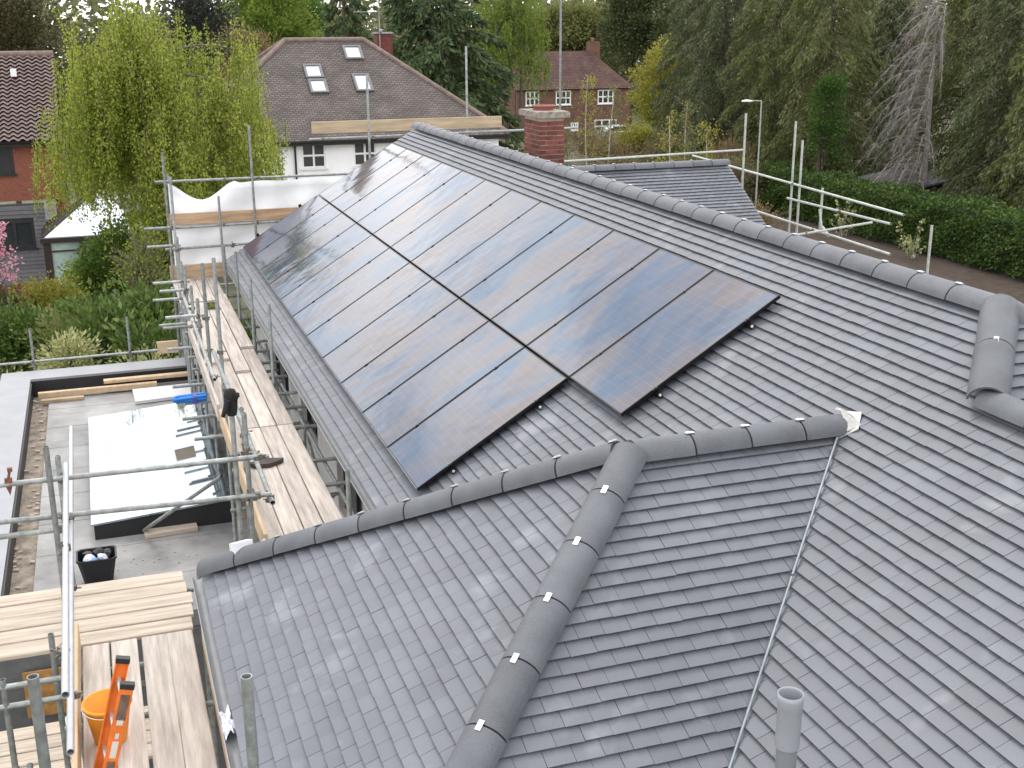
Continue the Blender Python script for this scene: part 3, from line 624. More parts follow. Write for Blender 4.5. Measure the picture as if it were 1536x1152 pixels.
scc = thing('scaffold', 'scaffold corner with twin guardrails crossing in front of the flat roof', 'scaffold', (-.6, 9.5, GZ))
for x, y, z0, zt in ((-.64, 10.3, GZ, -3.46), (-.57, 10.55, GZ, -3.64), (-.705, 9.15, GZ, -4.63), (-1.08, 9.0, GZ, -4.88), (-.46, 4.8, GZ, -2.61), (.372, 4.4, GZ, -2.55), (.48, 9.47, GZ, -4.43), (-2.3, 10.4, GZ, -3.5)): tube(scc, 'standard', (x, y, z0), (x, y, zt))
tube(scc, 'guardrail', (-2.6, 10.45, -3.80), (1.24, 10.45, -3.83), cc=(1.95, 3.75)); tube(scc, 'guardrail', (-2.6, 10.47, -4.12), (1.24, 10.47, -4.22), cc=(2.0, 3.72)); tube(scc, 'guardrail', (-2.6, 10.4, -4.27), (-.52, 10.4, -4.27), cc=(2.0, 1.98))
TUBE_W = mat('new_white_tube', (0.43, 0.445, 0.465), 0.35, metal=.25, var=.12, scale=6)
tube(scc, 'guardrail', (-.48, 6.7, -3.8), (-.52, 10.75, -3.8), r=.0243, m_=TUBE_W); tube(scc, 'guardrail', (-.5, 6.8, -4.25), (-.54, 13.2, -4.25), r=.0243, m_=TUBE_W)
for p in ((-.5, 7.3, -3.81), (-.51, 7.5, -4.26), (-.53, 9.15, -4.27), (-.55, 10.47, -3.84), (-.56, 10.5, -4.24), (-.62, 9.1, -4.8), (-.5, 8.9, -3.81)): coupler(scc, p)
for a, c in (((-2.4, 9.0, -4.95), (.3, 9.0, -4.95)), ((-2.4, 9.0, -5.12), (.2, 9.0, -5.12)), ((-2.4, 10.25, -4.96), (.5, 10.25, -4.96)), ((-.3, 4.6, -4.96), (-.3, 10.3, -4.99)), ((.3, 4.6, -4.96), (.3, 9.3, -4.99)), ((-.62, 7.0, -4.93), (.62, 7.0, -4.93)), ((-.62, 5.8, -4.93), (.62, 5.8, -4.93)), ((-.62, 8.2, -4.93), (.62, 8.2, -4.93)), ((-2.2, 10.9, -6.95), (.5, 10.9, -6.95)), ((-1.6, 8.3, -5.9), (.3, 8.3, -5.85)), ((-.95, 7.2, -5.6), (-.95, 8.8, -5.55)), ((-1.05, 7.2, -5.6), (-1.05, 8.8, -5.55))): tube(scc, 'ledger', a, c, cc=((0.2,) if a[0] < -.4 else ()))
fc = MB(); fc.box(-.03, .03, -.02, .02, -.03, .03); fc.add([(-.03, -.015, -.03), (.03, -.015, -.03), (.0, .0, -.13), (-.03, .015, -.03), (.03, .015, -.03)], [(0, 1, 2), (4, 3, 2), (1, 4, 2), (3, 0, 2)]); fc.tube((0, 0, .02), (.02, .02, .1), .012, 6); fc.cbox((.02, .02, .1), .04, .035, .03)
o = fc.build('rusty_clamp', mat('rust', (0.16, 0.07, 0.045), 0.85, var=.5, scale=20, bump=.4), origin=(0, 0, 0)); o.location = (-.98, 10.45, -3.79); tag(o, 'rusty loose clamp hanging on the upper guardrail near the edge', 'clamp')

scg = thing('scaffold', 'scaffold across the far gable end behind the white sheeting', 'scaffold', (3, 24, GZ))
for x, y, z0, zt in ((2.17, 23.52, GZ, -3.23), (2.84, 23.56, GZ, -1.92), (5.2, 23.7, GZ, -1.03), (7.61, 24.9, GZ, -.54), (9.78, 25.0, GZ, .42), (1.3, 24.1, GZ, -2.85)): tube(scg, 'standard', (x, y, z0), (x, y, zt))
for a, c in (((1.02, 23.6, -2.92), (5.2, 23.6, -2.93)), ((.95, 23.62, -3.82), (5.2, 23.62, -3.78)), ((1.1, 23.62, -4.22), (5.2, 23.62, -4.18)), ((4.1, 24.3, -2.3), (9.9, 24.3, -2.25))): tube(scg, 'guardrail', a, c, cc=(.28, 1.3, 1.95))
scb = thing('scaffold', 'low scaffold handrail standing behind the parapet of the flat roof', 'scaffold', (0, 23.2, GZ))
for x, zt, y in ((-1.44, -5.38, 22.85), (.265, -5.3, 22.85)): tube(scb, 'standard', (x, y, GZ), (x, y, zt))
tube(scb, 'guardrail', (-2.9, 22.8, -6.0), (1.4, 22.8, -5.98), cc=(1.45, 3.16)); tube(scb, 'guardrail', (.27, 22.75, -6.2), (1.45, 22.75, -6.2)); tube(scb, 'standard', (-2.85, 22.85, GZ), (-2.85, 22.85, -5.4))
GALV_L = mat('galvanised_bright', (0.40, 0.42, 0.40), 0.45, metal=.25, var=.18, scale=14, tint=(0.44, 0.47, 0.42))
scf = thing('scaffold', 'pale scaffold rails in front of the hedge beyond the main ridge', 'scaffold', (13.8, 21, GZ))
def tl(n_, a, c, **k): tube(scf, n_, a, c, m_=GALV_L, r=.0244, **k)
for x, y, z0, zt in ((13.2, 22.87, GZ, -1.94), (13.8, 21.86, GZ, -2.05), (13.8, 21.56, GZ, -2.41), (13.8, 20.72, -4.2, -3.28), (13.8, 17.28, GZ, -3.5), (13.5, 13.2, GZ, -3.4)): tl('standard', (x, y, z0), (x, y, zt))
for a, c in (((13.77, 26.3, -3.2), (13.77, 18.05, -3.43)), ((13.77, 21.95, -3.65), (13.77, 18.4, -3.65)), ((13.75, 24, -4.08), (13.75, 18.3, -4.2)), ((13.1, 20.5, -4.16), (14.6, 20.1, -3.93)), ((9.2, 25.5, -3.12), (14.7, 25.5, -3.02)), ((13.75, 20.55, -4.18), (13.75, 20.7, -3.7))): tl('guardrail', a, c, cc=(((c[1] - a[1]) and (abs(c[1] - a[1]) * .55,)) or ()))
b = MB(); b.tube((13.78, 20.6, -4.05), (13.78, 20.35, -4.2), .03, 6); b.build('base_bracket', GALV_L, scf)

# ------------------------------------------------------------------ timber boards
WOOD = mat('scaffold_board', (0.455, 0.395, 0.345), 0.8, var=.26, scale=3.5, bump=.35, bscale=26, stretch=(6, .45, 3), rnd=.12, tint=(0.5, 0.445, 0.4))
WOODX = mat('scaffold_board_cross', (0.47, 0.39, 0.305), 0.8, var=.24, scale=3.5, bump=.35, bscale=26, stretch=(.45, 6, 3), rnd=.1, tint=(0.52, 0.445, 0.365))
TOE = mat('toe_board_wood', (0.43, 0.27, 0.165), 0.8, var=.28, scale=3, bump=.2, bscale=20, stretch=(.5, 6, 5), tint=(0.46, 0.32, 0.2))
TOE2 = mat('old_board_wood', (0.40, 0.29, 0.19), 0.85, var=.35, scale=4, bump=.2, bscale=20, stretch=(.6, 6, 5))
PALE = mat('fresh_timber', (0.52, 0.385, 0.25), 0.75, var=.15, scale=4, stretch=(3, 1, 3), bump=.15)
def knots(b_): pass
def board(cx, cy, cz, L, along, label, m_=None, tilt=0.0, group='scaffold boards laid as walkways', w=.222, th=.038, rz=0.0, cat='board', name='scaffold_board', edge=False):
    b_ = MB(); e = .006; hw, ht = (w / 2, th / 2)
    if edge: hw, ht = ht, hw
    prof = [(-hw, -ht + e), (-hw + e, -ht), (hw - e, -ht), (hw, -ht + e), (hw, ht - e), (hw - e, ht), (-hw + e, ht), (-hw, ht - e)]
    if along == 'y': b_.prism([(x, -L / 2, z) for x, z in prof], (0, L, 0))
    else: b_.prism([(-L / 2, x, z) for x, z in prof], (L, 0, 0))
    o = b_.build(name, m_ or (WOOD if along == 'y' else WOODX), origin=(0, 0, 0)); o.location = (cx, cy, cz); o.rotation_euler = (tilt if along == 'y' else 0, 0 if along == 'y' else tilt, rz)
    return tag(o, label, cat, group)
cols = [(1.29, 'outermost'), (1.502, 'second from the outside'), (1.714, 'second from the eaves'), (1.924, 'closest to the eaves')]
segs = [(10.42, 14.28, 0, 'nearest length of the walkway, butted end to end'), (14.3, 18.15, 0, 'middle length of the walkway, tucked under the next')]
for (x, c) in cols:
    for (ya, yb, dz, s_) in segs:
        board(x + random.uniform(-.006, .006), (ya + yb) / 2 + random.uniform(-.01, .01), DK - .02 + dz, yb - ya, 'y', 'weathered board %s, %s' % (c, s_), w=.2, rz=random.uniform(-.002, .002))
for (x, c), ya in zip(cols, (17.35, 17.5, 16.78, 18.1)):
    board(x + random.uniform(-.01, .01), ya + 1.95, DK + .021, 3.9, 'y', 'weathered board %s, its near end lapped on top of the walkway' % c, w=.2, rz=random.uniform(-.004, .004))
    board(x, 23.0, DK - .02, 2.6, 'y', 'weathered board %s, far length by the sheeted gable' % c, w=.2)
board(1.165, 12.5, DK + .11, 4.0, 'y', 'cream board on edge along the outer side of the walkway', m_=PALE, group='toe boards', name='toe_board', edge=True)
board(1.16, 17.0, DK + .11, 4.6, 'y', 'board on edge along the far outer side of the walkway', group='toe boards', name='toe_board', edge=True)
rows = ['nearest the ladder', 'second from the ladder', 'in the middle of the five', 'second from the flat roof', 'farthest, dusted white, beside the flat roof']
for k, s_ in enumerate(rows):
    board(-1.12 + random.uniform(-.02, .02), 9.42 + k * .234 + random.uniform(-.006, .006), DK - .02 + (.0 if k else 0), 3.02 + random.uniform(-.08, .08), 'x', 'pale board of the corner platform, laid crosswise, %s' % s_, w=.211, rz=random.uniform(-.005, .005))
for x, s_ in ((-.385, 'under the orange bucket'), (-.163, 'beside the orange ladder'), (.062, 'second from the wing gutter'), (.278, 'next to the wing gutter')):
    board(x + random.uniform(-.004, .004), 6.7, DK - .02, 5.15, 'y', 'weathered board of the near platform, %s' % s_, w=.205, rz=random.uniform(-.003, .003))
board(-.52, 6.75, DK + .09, 5.1, 'y', 'pale toe board on edge beside the orange bucket', m_=PALE, group='toe boards', name='toe_board', edge=True)
board(.455, 6.6, DK + .07, 4.9, 'y', 'timber toe board on edge just under the wing gutter', m_=PALE, group='toe boards', name='toe_board', edge=True)
for k, s_ in enumerate(('nearest', 'second nearest', 'third nearest', 'farthest')):
    board(-1.2, 10.75 + k * .24, -6.87, 2.6, 'x', 'board of the lower platform below the guardrails, %s of four' % s_, group='boards of the lower platform')
board(3.25, 23.68, -3.66, 4.1, 'x', 'orange brown toe board fixed across the white sheeting', m_=TOE, group='toe boards', name='toe_board', edge=True)
board(2.0, 23.6, DK + .17, 1.7, 'x', 'brown boards on edge closing the far end of the walkway', m_=TOE2, group='toe boards', name='toe_board', edge=True, w=.29)
board(6.15, 24.2, -2.06, 4.0, 'x', 'long weathered toe board on edge behind the top of the main ridge', m_=mat('pale_old_board', (0.42, 0.33, 0.22), .85, var=.25, scale=3, stretch=(.6, 6, 5)), group='toe boards', name='toe_board', edge=True, w=.235)
board(.8, 19.2, -5.0, .32, 'x', 'short board end sticking out under the scaffold transoms', m_=PALE, group='timber offcuts', name='board_end', edge=True, w=.2)
# things lying on the flat roof
board(-.35, 21.5, FZ + .08, 2.0, 'x', 'long pale batten lying against the parapet upstand', m_=PALE, group='timber on the flat roof', name='timber_batten', w=.1, th=.1)
board(.6, 21.65, FZ + .18, 1.7, 'x', 'upper pale timber lying across the battens by the parapet', m_=PALE, group='timber on the flat roof', name='timber_batten', w=.14, th=.06)
board(-.95, 21.28, FZ + .03, .7, 'x', 'short brown batten end in the corner of the parapets', m_=TOE2, group='timber on the flat roof', name='timber_batten', w=.1, th=.06)
board(.45, 14.88, FZ + .03, .66, 'x', 'timber offcut under the foot of the diagonal brace', m_=WOODX, group='timber offcuts', name='timber_offcut', w=.2, th=.06, rz=.06)
b = MB(); b.prism([(.86, 15.2, FZ + .003), (1.02, 14.98, FZ + .003), (1.42, 15.0, FZ + .003), (1.42, 15.24, FZ + .003)], (0, 0, .04)); tag(b.build('timber_offcut', TOE2), 'cut plywood pad under the scaffold standard beside the rooflight', 'board', 'timber offcuts')
b = MB(); b.prism([(.24, 20.62, FZ + .01), (1.26, 20.72, FZ + .01), (1.22, 21.42, FZ + .01), (.22, 21.38, FZ + .01)], (0, 0, .055)); tag(b.build('insulation_board', mat('insulation_white', (0.66, 0.66, 0.68), .6, var=.05)), 'white insulation board lying on the flat roof by the battens', 'board')
b = MB(); b.box(-1.3, -.8, 12.5, 12.53, -7.3, -6.75); tag(b.build('leaning_osb', mat('osb', (0.42, 0.22, 0.07), .85, var=.35, scale=12)), 'orange brown timber panel leaning below the corner platform', 'panel')
# blue sling looped over the tube ends
b = MB()
for o_ in (0, .035):
    pts = [Vector((.72, 15.85, -4.87 + o_)), Vector((1.1, 15.83, -4.86 + o_))]
    b.path([Vector((.72 - .05 * math.cos(t), 15.85 - o_ + .05 * math.sin(t) * 1.2, -4.875 + o_)) for t in np.linspace(-1.57, 1.57, 7)], .02, 6); b.path([pts[0] + Vector((0, -.06 - o_, 0)), pts[1] + Vector((0, -.05, 0))], .022, 6); b.path([pts[0] + Vector((0, .06 - o_, 0)), pts[1] + Vector((0, .05, 0))], .022, 6)
b.box(.7, 1.1, 15.8, 15.9, -4.91, -4.87)
sl = tag(b.build('lifting_strap', mat('strap_blue', (0.02, 0.2, 0.62), .55, var=.15)), 'folded bright blue strap lying over the scaffold tube ends', 'strap')
b = MB(); b.cbox((.95, 15.84, -4.865), .05, .17, .11); b.build('band', mat('band_purple', (0.08, 0.05, 0.25), .6), sl)
# black work glove pulled over a standard
def blob(c, r, n=10):
    b_ = MB(); b_.lathe(c, [(max(.001, r[0] * math.sin(math.pi * k / n)), -r[2] * math.cos(math.pi * k / n)) for k in range(n + 1)], 14); return b_
gl = thing('work_glove', 'black glove pulled over the top of a scaffold standard', 'glove', (.94, 10.5, -3.4))
b = MB(); b.lathe((.94, 10.5, -3.42), [(.04, 0), (.052, .03), (.058, .09), (.062, .15), (.06, .2), (.045, .24), (.001, .255)], 14)
for k, (dx, ln_) in enumerate(((-.035, .13), (-.055, .16), (-.06, .15), (-.045, .11))): b.tube((.94 + dx * .6, 10.47 - .02 * k, -3.25), (.94 + dx * 1.5, 10.44 - .012 * k, -3.25 - ln_), .021, 8, r1=.016)
b.tube((.97, 10.47, -3.28), (1.0, 10.42, -3.2), .022, 8, r1=.018)
b.build('glove_body', mat('glove_black', (0.012, 0.012, 0.013), .85, bump=.4, bscale=40), gl)
# dark brush head
b = MB(); P = [(1.30, 12.93), (1.36, 12.84), (1.52, 12.82), (1.66, 12.9), (1.7, 12.96), (1.5, 13.02)]
b.prism([(x, y, DK + .004) for x, y in P], (0, 0, .05)); br = tag(b.build('brush_head', mat('brush_dark', (0.06, 0.045, 0.04), .8, bump=.4)), 'dark brush head lying on the walkway boards', 'brush')
# black bucket with rubbish
bk = thing('rubble_bucket', 'black builders bucket full of rubbish on the flat roof', 'bucket', (-.45, 13.75, FZ))
b = MB(); lo, hi = (.155, .13), (.215, .185); c = Vector((-.45, 13.75, FZ + .005))
ring = lambda f, h, k=1: [c + Vector((sx * f[0] * k, sy * f[1] * k, h)) for sx, sy in ((-.8, -1), (.8, -1), (1, -.8), (1, .8), (.8, 1), (-.8, 1), (-1, .8), (-1, -.8))]
R_ = [ring(lo, 0), ring(hi, .31), ring(hi, .312, 1.06), ring(hi, .335, 1.06), ring(hi, .33, .97), ring(lo, .03, .95)]
for A_, B_ in zip(R_[:-1], R_[1:]): b.add(A_ + B_, [(i, (i + 1) % 8, 8 + (i + 1) % 8, 8 + i) for i in range(8)])
b.add(R_[0], [tuple(range(7, -1, -1))]); b.add(R_[-1], [tuple(range(8))]); b.build('bucket_body', mat('plastic_black', (0.012, 0.013, 0.015), .4), bk)
RW = mat('rubbish_white', (0.62, 0.64, 0.68), .6, var=.2, scale=20, bump=.5)
for k, (dx, dy, r_, mm) in enumerate(((-.08, -.05, .09, RW), (.07, -.06, .075, RW), (.03, .08, .1, BLK), (-.1, .08, .07, BLK), (.11, .05, .07, BLK), (-.02, -.12, .06, mat('rubbish_blue', (0.12, 0.25, 0.5), .5)))):
    v = []; n_ = 8
    q = MB(); q.lathe((-.45 + dx, 13.75 + dy, FZ + .3), [(max(.002, r_ * math.sin(math.pi * i / 6) * random.uniform(.6, 1.1)), -r_ * .7 * math.cos(math.pi * i / 6)) for i in range(7)], 7, axis=(random.uniform(-1, 1), random.uniform(-1, 1), 1)); q.sm = [False] * len(q.sm); q.build('rubbish', mm, bk)
# plastic scraps
def scrap(name, c, s, m_, label, cat):
    b_ = MB(); n_ = 6; V = []
    for j in range(n_):
        for i in range(n_): V.append((c[0] + (i / (n_ - 1) - .5) * s[0] + random.uniform(-.1, .1) * s[0], c[1] + (j / (n_ - 1) - .5) * s[1] + random.uniform(-.1, .1) * s[1], c[2] + s[2] * (random.random() * (1 - abs(i / (n_ - 1) - .5) * 1.2) )))
    b_.add(V, [(j * n_ + i, j * n_ + i + 1, (j + 1) * n_ + i + 1, (j + 1) * n_ + i) for j in range(n_ - 1) for i in range(n_ - 1)])
    return tag(b_.build(name, m_), label, cat)
PLA = mat('plastic_white', (0.75, 0.76, 0.8), .4, var=.08)
scrap('plastic_scrap', (-.76, 11.45, -6.84), (.28, .22, .16), PLA, 'crumpled white plastic on the boards of the lower platform', 'litter')
scrap('plastic_wrapper', (.46, 6.98, -4.40), (.1, .3, .1), mat('wrap', (0.6, 0.62, 0.72), .3, var=.3, scale=30), 'crumpled clear wrapper lying in the wing gutter', 'litter')
scrap('dust_sheet', (11.8, 24.9, -3.75), (1.9, .8, .75), PLA, 'white dust sheet bundle behind the small front ridge', 'sheet')
b = MB(); b.obox((.80, 8.98, -4.085), (.075, .02, 0), (-.015, .055, -.02), (0, .02, .085)); tag(b.build('junction_box', PLA), 'small white box standing on the far side of the wing hip', 'box')
b = MB(); b.lathe((.97, 8.86, -4.07), [(.001, 0), (.05, .03), (.03, .1), (.001, .13)], 7); tag(b.build('plastic_scrap', mat('scrap_dull', (0.5, 0.51, 0.5), .5)), 'dull plastic lump beside the white box behind the wing hip', 'litter')
DEB = mat('rubble_pale', (0.4, 0.33, 0.28), .9, var=.4, scale=30)
b = MB()
for k in range(60):
    x, y = random.uniform(-1.45, -1.22), random.uniform(13.5, 21.6); s_ = random.uniform(.008, .035); b.obox((x, y, FZ - .05 + s_ * .5), (s_, random.uniform(-.01, .01), 0), (0, s_ * .7, .003), (0, 0, s_ * .5))
for k in range(50):
    x, y = random.uniform(-.9, .8), random.uniform(12.8, 14.7); s_ = random.uniform(.004, .013); b.obox((x, y, FZ + s_ * .5), (s_, 0, 0), (0, s_ * .7, .001), (0, 0, s_ * .5))
tag(b.build('rubble', DEB), kind='stuff')
# orange ladder
LO = mat('ladder_orange', (0.72, 0.17, 0.02), .5, var=.18, scale=9, bump=.1); LD = mat('ladder_worn', (0.16, 0.1, 0.07), .8, var=.5, scale=14); LW = mat('ladder_label', (0.6, 0.58, 0.52), .6, var=.2)
ld = thing('ladder', 'orange fibreglass ladder top standing in front of the orange bucket', 'ladder', (-.36, 7.3, DK))
A0, A1, B0, B1 = Vector((-.38, 7.5, DK + .002)), Vector((-.16, 7.5, -4.07)), Vector((-.355, 7.2, DK + .002)), Vector((-.145, 7.22, -4.12))
for p, q in ((A0, A1), (B0, B1)):
    d = (q - p).normalized(); s_ = Vector((0, 1, 0)); w_ = d.cross(s_).normalized(); b = MB()
    b.obox((p + q) / 2, d * (q - p).length * .5, s_ * .006, w_ * .042); sg = -1 if p is B0 else 1
    for e in (-1, 1): b.obox((p + q) / 2 + w_ * e * .039 - s_ * sg * .015, d * (q - p).length * .5, s_ * .015, w_ * .004)
    st = b.build('stile', LO, ld); b = MB(); b.obox(q + d * .012 - s_ * sg * .012, d * .018, s_ * .024, w_ * .045); b.build('stile_cap', BLK, st)
    if p is B0:
        for t, l_, mm, w2 in ((.82, .09, LD, .03), (.72, .05, LW, .02), (.55, .02, METAL_CLIP, .012), (.42, .06, LW, .02), (.2, .08, LD, .025), (.08, .03, LW, .015)):
            b = MB(); b.obox(p.lerp(q, t) - s_ * .0075, d * l_, s_ * .0015, w_ * w2); b.build('sticker' if mm is LW else 'worn_patch', mm, st)
for t in (.2, .52, .84): b = MB(); b.tube(A0.lerp(A1, t), B0.lerp(B1, t), .017, 10); b.build('rung', mat('alu', (0.6, 0.61, 0.62), .35, metal=.6), ld)
# orange bucket
ob = thing('bucket', 'orange plastic bucket standing on the platform boards behind the ladder', 'bucket', (-.30, 7.83, DK))
OB = mat('bucket_orange', (0.78, 0.30, 0.015), .5, var=.18, scale=8)
b = MB(); b.lathe((-.3, 7.83, DK + .003), [(0, 0), (.108, 0), (.112, .01), (.158, .285), (.17, .287), (.17, .305), (.155, .305), (.108, .02), (0, .018)], 28); b.build('bucket_body', OB, ob)
b = MB(); b.path([Vector((-.3 + .17 * math.cos(t), 7.83 + .17 * math.sin(t), DK + .285 - .02 * abs(math.sin(t)))) for t in np.linspace(2.2, 5.0, 12)], .004, 5); b.build('handle', METAL_CLIP, ob)
# white sheeting at the gable
nx, nz = 36, 14; V = []
for i in range(nx + 1):
    x = 1.27 + (5.0 - 1.27) * i / nx; u_ = i / nx; sag = 0.0
    if u_ < .34: sag = .34 * math.sin(math.pi * min(1, u_ / .33)) ** 1.4
    else: sag = .03 + .008 * math.sin(u_ * 23)
    for j in range(nz + 1):
        t = j / nz; z = (-2.98 - sag) * (1 - t) + (-4.78) * t
        yy = 23.76 + .03 * math.sin(u_ * 31 + t * 5) + .025 * math.sin(t * 17 + u_ * 9) + .05 * sag * math.cos(t * 9) * 2 + random.uniform(-.006, .006)
        V.append((x, yy, z))
b = MB(); b.add(V, [(i * (nz + 1) + j, i * (nz + 1) + j + 1, (i + 1) * (nz + 1) + j + 1, (i + 1) * (nz + 1) + j) for i in range(nx) for j in range(nz)], True)
so = b.build('sheeting', mat('sheeting_white', (0.84, 0.85, 0.87), .35, var=.05, scale=3)); tag(so, 'white plastic sheeting sagging between the scaffold tubes at the far gable', 'sheeting')
sm = so.modifiers.new('thick', 'SOLIDIFY'); sm.thickness = .004

# ------------------------------------------------------------------ neighbouring buildings
WHITE = mat('white_render', (0.9, 0.905, 0.91), .8, var=.05, scale=1.5); UPVC = mat('white_frame', (0.8, 0.8, 0.8), .4, var=.03)
def far_tiles(name, c, c2, row=.1, width=.17):
    mt, N, L, b = principled(name, c, .85, 0, .3); tcn = N.new('ShaderNodeUVMap'); g = N.new('ShaderNodeTexBrick')
    g.inputs['Scale'].default_value = 1; g.inputs['Row Height'].default_value = row; g.inputs['Brick Width'].default_value = width; g.inputs['Mortar Size'].default_value = row * .14; g.inputs['Mortar Smooth'].default_value = .4; g.inputs['Bias'].default_value = 0
    g.inputs['Color1'].default_value = (*c, 1); g.inputs['Color2'].default_value = (*c2, 1); g.inputs['Mortar'].default_value = (*[x * .3 for x in c], 1)
    n1 = N.new('ShaderNodeTexNoise'); n1.inputs['Scale'].default_value = .9; n1.inputs['Detail'].default_value = 6; L.new(tcn.outputs['UV'], n1.inputs['Vector'])
    mr = N.new('ShaderNodeMapRange'); mr.inputs['From Min'].default_value = .3; mr.inputs['From Max'].default_value = .7; mr.inputs['To Min'].default_value = .75; mr.inputs['To Max'].default_value = 1.25; L.new(n1.outputs['Fac'], mr.inputs['Value'])
    h = N.new('ShaderNodeHueSaturation'); L.new(tcn.outputs['UV'], g.inputs['Vector']); L.new(g.outputs['Color'], h.inputs['Color']); L.new(mr.outputs['Result'], h.inputs['Value']); L.new(h.outputs['Color'], b.inputs['Base Color'])
    bp = N.new('ShaderNodeBump'); bp.inputs['Strength'].default_value = .8; bp.inputs['Distance'].default_value = .03; L.new(g.outputs['Fac'], bp.inputs['Height']); bp.invert = True; L.new(bp.outputs['Normal'], b.inputs['Normal'])
    return mt
def roof_sheet(name, polys, m_, parent, t=.12):
    """sloping roof polygons with UVs along eaves and slope in metres"""
    b_ = MB(); uvs = []
    for P in polys:
        P = [Vector(p) for p in P]; n = (P[1] - P[0]).cross(P[2] - P[0]).normalized(); n = n if n.z > 0 else -n
        u = Vector((0, 0, 1)).cross(n); u = u.normalized() if u.length > 1e-4 else Vector((1, 0, 0)); v = n.cross(u); k = len(b_.v)
        b_.add(P + [p - n * t for p in P], [tuple(range(len(P)))] + [(i, len(P) + i, len(P) + (i + 1) % len(P), (i + 1) % len(P)) for i in range(len(P))] + [tuple(range(2 * len(P) - 1, len(P) - 1, -1))])
        uvs += [(p.dot(u), p.dot(v)) for p in P] * 2
    o = b_.build(name, m_, parent); ul = o.data.uv_layers.new(name='UVMap')
    for lp in o.data.loops: ul.data[lp.index].uv = uvs[lp.vertex_index]
    return o
def window_y(y, a, c, p, q, parent, fm, gm=None, mull=1, tran=0, t=.05, depth=.08):
    """window in a wall whose outer face looks along -y, its frame a little behind the face"""
    b_ = MB(); b_.box(a, c, y, y + depth, p, p + t); b_.box(a, c, y, y + depth, q - t, q); b_.box(a, a + t, y, y + depth, p + t, q - t); b_.box(c - t, c, y, y + depth, p + t, q - t)
    for k in range(1, mull + 1): xx = a + (c - a) * k / (mull + 1); b_.box(xx - t / 2, xx + t / 2, y + .003, y + depth - .003, p + t, q - t)
    for k in range(1, tran + 1): zz = p + (q - p) * k / (tran + 1); b_.box(a + t, c - t, y + .006, y + depth - .006, zz - t / 2, zz + t / 2)
    w = b_.build('window', fm, parent); g = MB(); g.box(a + .02, c - .02, y + .04, y + .055, p + .02, q - .02); g.build('pane', gm or GLASS, w)
    s = MB(); s.box(a - .06, c + .06, y - .1, y + .02, p - .06, p); s.build('sill', fm, w)
    return w
# white house behind the scaffold
wh = thing('white_house', 'white rendered house with brown tiled hip roof and four roof windows', 'house', (10, 52, GZ))
wy, wz = 48.3, -4.62; wx0, wx1, wyb = 3.1, 16.6, 59.0; hd = (wyb + .3 - wy) / 2 ; rz = -.86
ops = [(7.88, 8.86, -5.75, -4.74), (10.0, 10.95, -5.75, -4.74), (5.0, 6.0, -5.75, -4.74), (13.6, 14.6, -5.75, -4.74)]
b = MB(); wall_x(b, wy + .35, wy + .6, wx0 + .35, wx1 - .35, GZ, wz - .1, ops); wall_y(b, wx0 + .35, wx0 + .6, wy + .6, wyb - .1, GZ, wz - .1, []); wall_y(b, wx1 - .6, wx1 - .35, wy + .6, wyb - .1, GZ, wz - .1, []); wall_x(b, wyb - .1, wyb + .1, wx0 + .35, wx1 - .35, GZ, wz - .1, []); b.box(wx0 + .6, wx1 - .6, wy + .9, wy + 1.0, GZ, wz - .1); b.build('wall', WHITE, wh)
SHUT = mat('shutter_slats', (0.2, 0.21, 0.22), .5, var=.1)
for (a, c, p, q) in ops:
    w = window_y(wy + .37, a, c, p, q, wh, UPVC, mull=1, tran=1, t=.075)
    b = MB()
    for k in range(16): zz = p + .05 + (q - p - .1) * (k + .5) / 16; b.obox(((a + c) / 2, wy + .52, zz), ((c - a) / 2 - .04, 0, 0), (0, .02, .012), (0, -.001, .002))
    b.build('shutter', SHUT, w)
rxa, rxb, ryr = 8.25, 11.7, (wy + wyb + .3) / 2
e0, e1, e2, e3 = (wx0, wy, wz), (wx1, wy, wz), (wx1, wyb + .3, wz), (wx0, wyb + .3, wz); r0, r1 = (rxa, ryr, rz), (rxb, ryr, rz)
wr = roof_sheet('roof', [[e0, e1, r1, r0], [e1, e2, r1], [e2, e3, r0, r1], [e3, e0, r0]], far_tiles('brown_tiles', (0.155, 0.13, 0.118), (0.11, 0.092, 0.086), row=.125, width=.22), wh)
HIPT = mat('hip_tile_red', (0.18, 0.13, 0.112), .85, var=.3, scale=4)
for p, q in ((e0, r0), (e1, r1), (r0, r1), (e2, r1), (e3, r0)): b = MB(); b.tube(Vector(p) + Vector((0, 0, .02)), Vector(q) + Vector((0, 0, .02)), .115, 8); b.build('hip_tile', HIPT, wr)
b = MB(); half_gutter(b, (wx0, wy - .06, wz - .03), (wx1, wy - .06, wz - .03), .065); b.box(wx0, wx1, wy, wy + .03, wz - .2, wz - .02); b.build('gutter', BLK, wh)
b = MB(); b.tube((7.62, wy + .28, GZ), (7.62, wy + .28, wz - .1), .04, 8); b.build('downpipe', BLK, wh)
SKYG = mat('rooflight_pane', (0.55, 0.57, 0.6), .08, metal=.6, var=.05)
ns = Vector((0, -(rz - wz), ryr - wy)).normalized(); vs_ = Vector((0, ryr - wy, rz - wz)).normalized(); k_ = (rz - wz) / (ryr - wy)
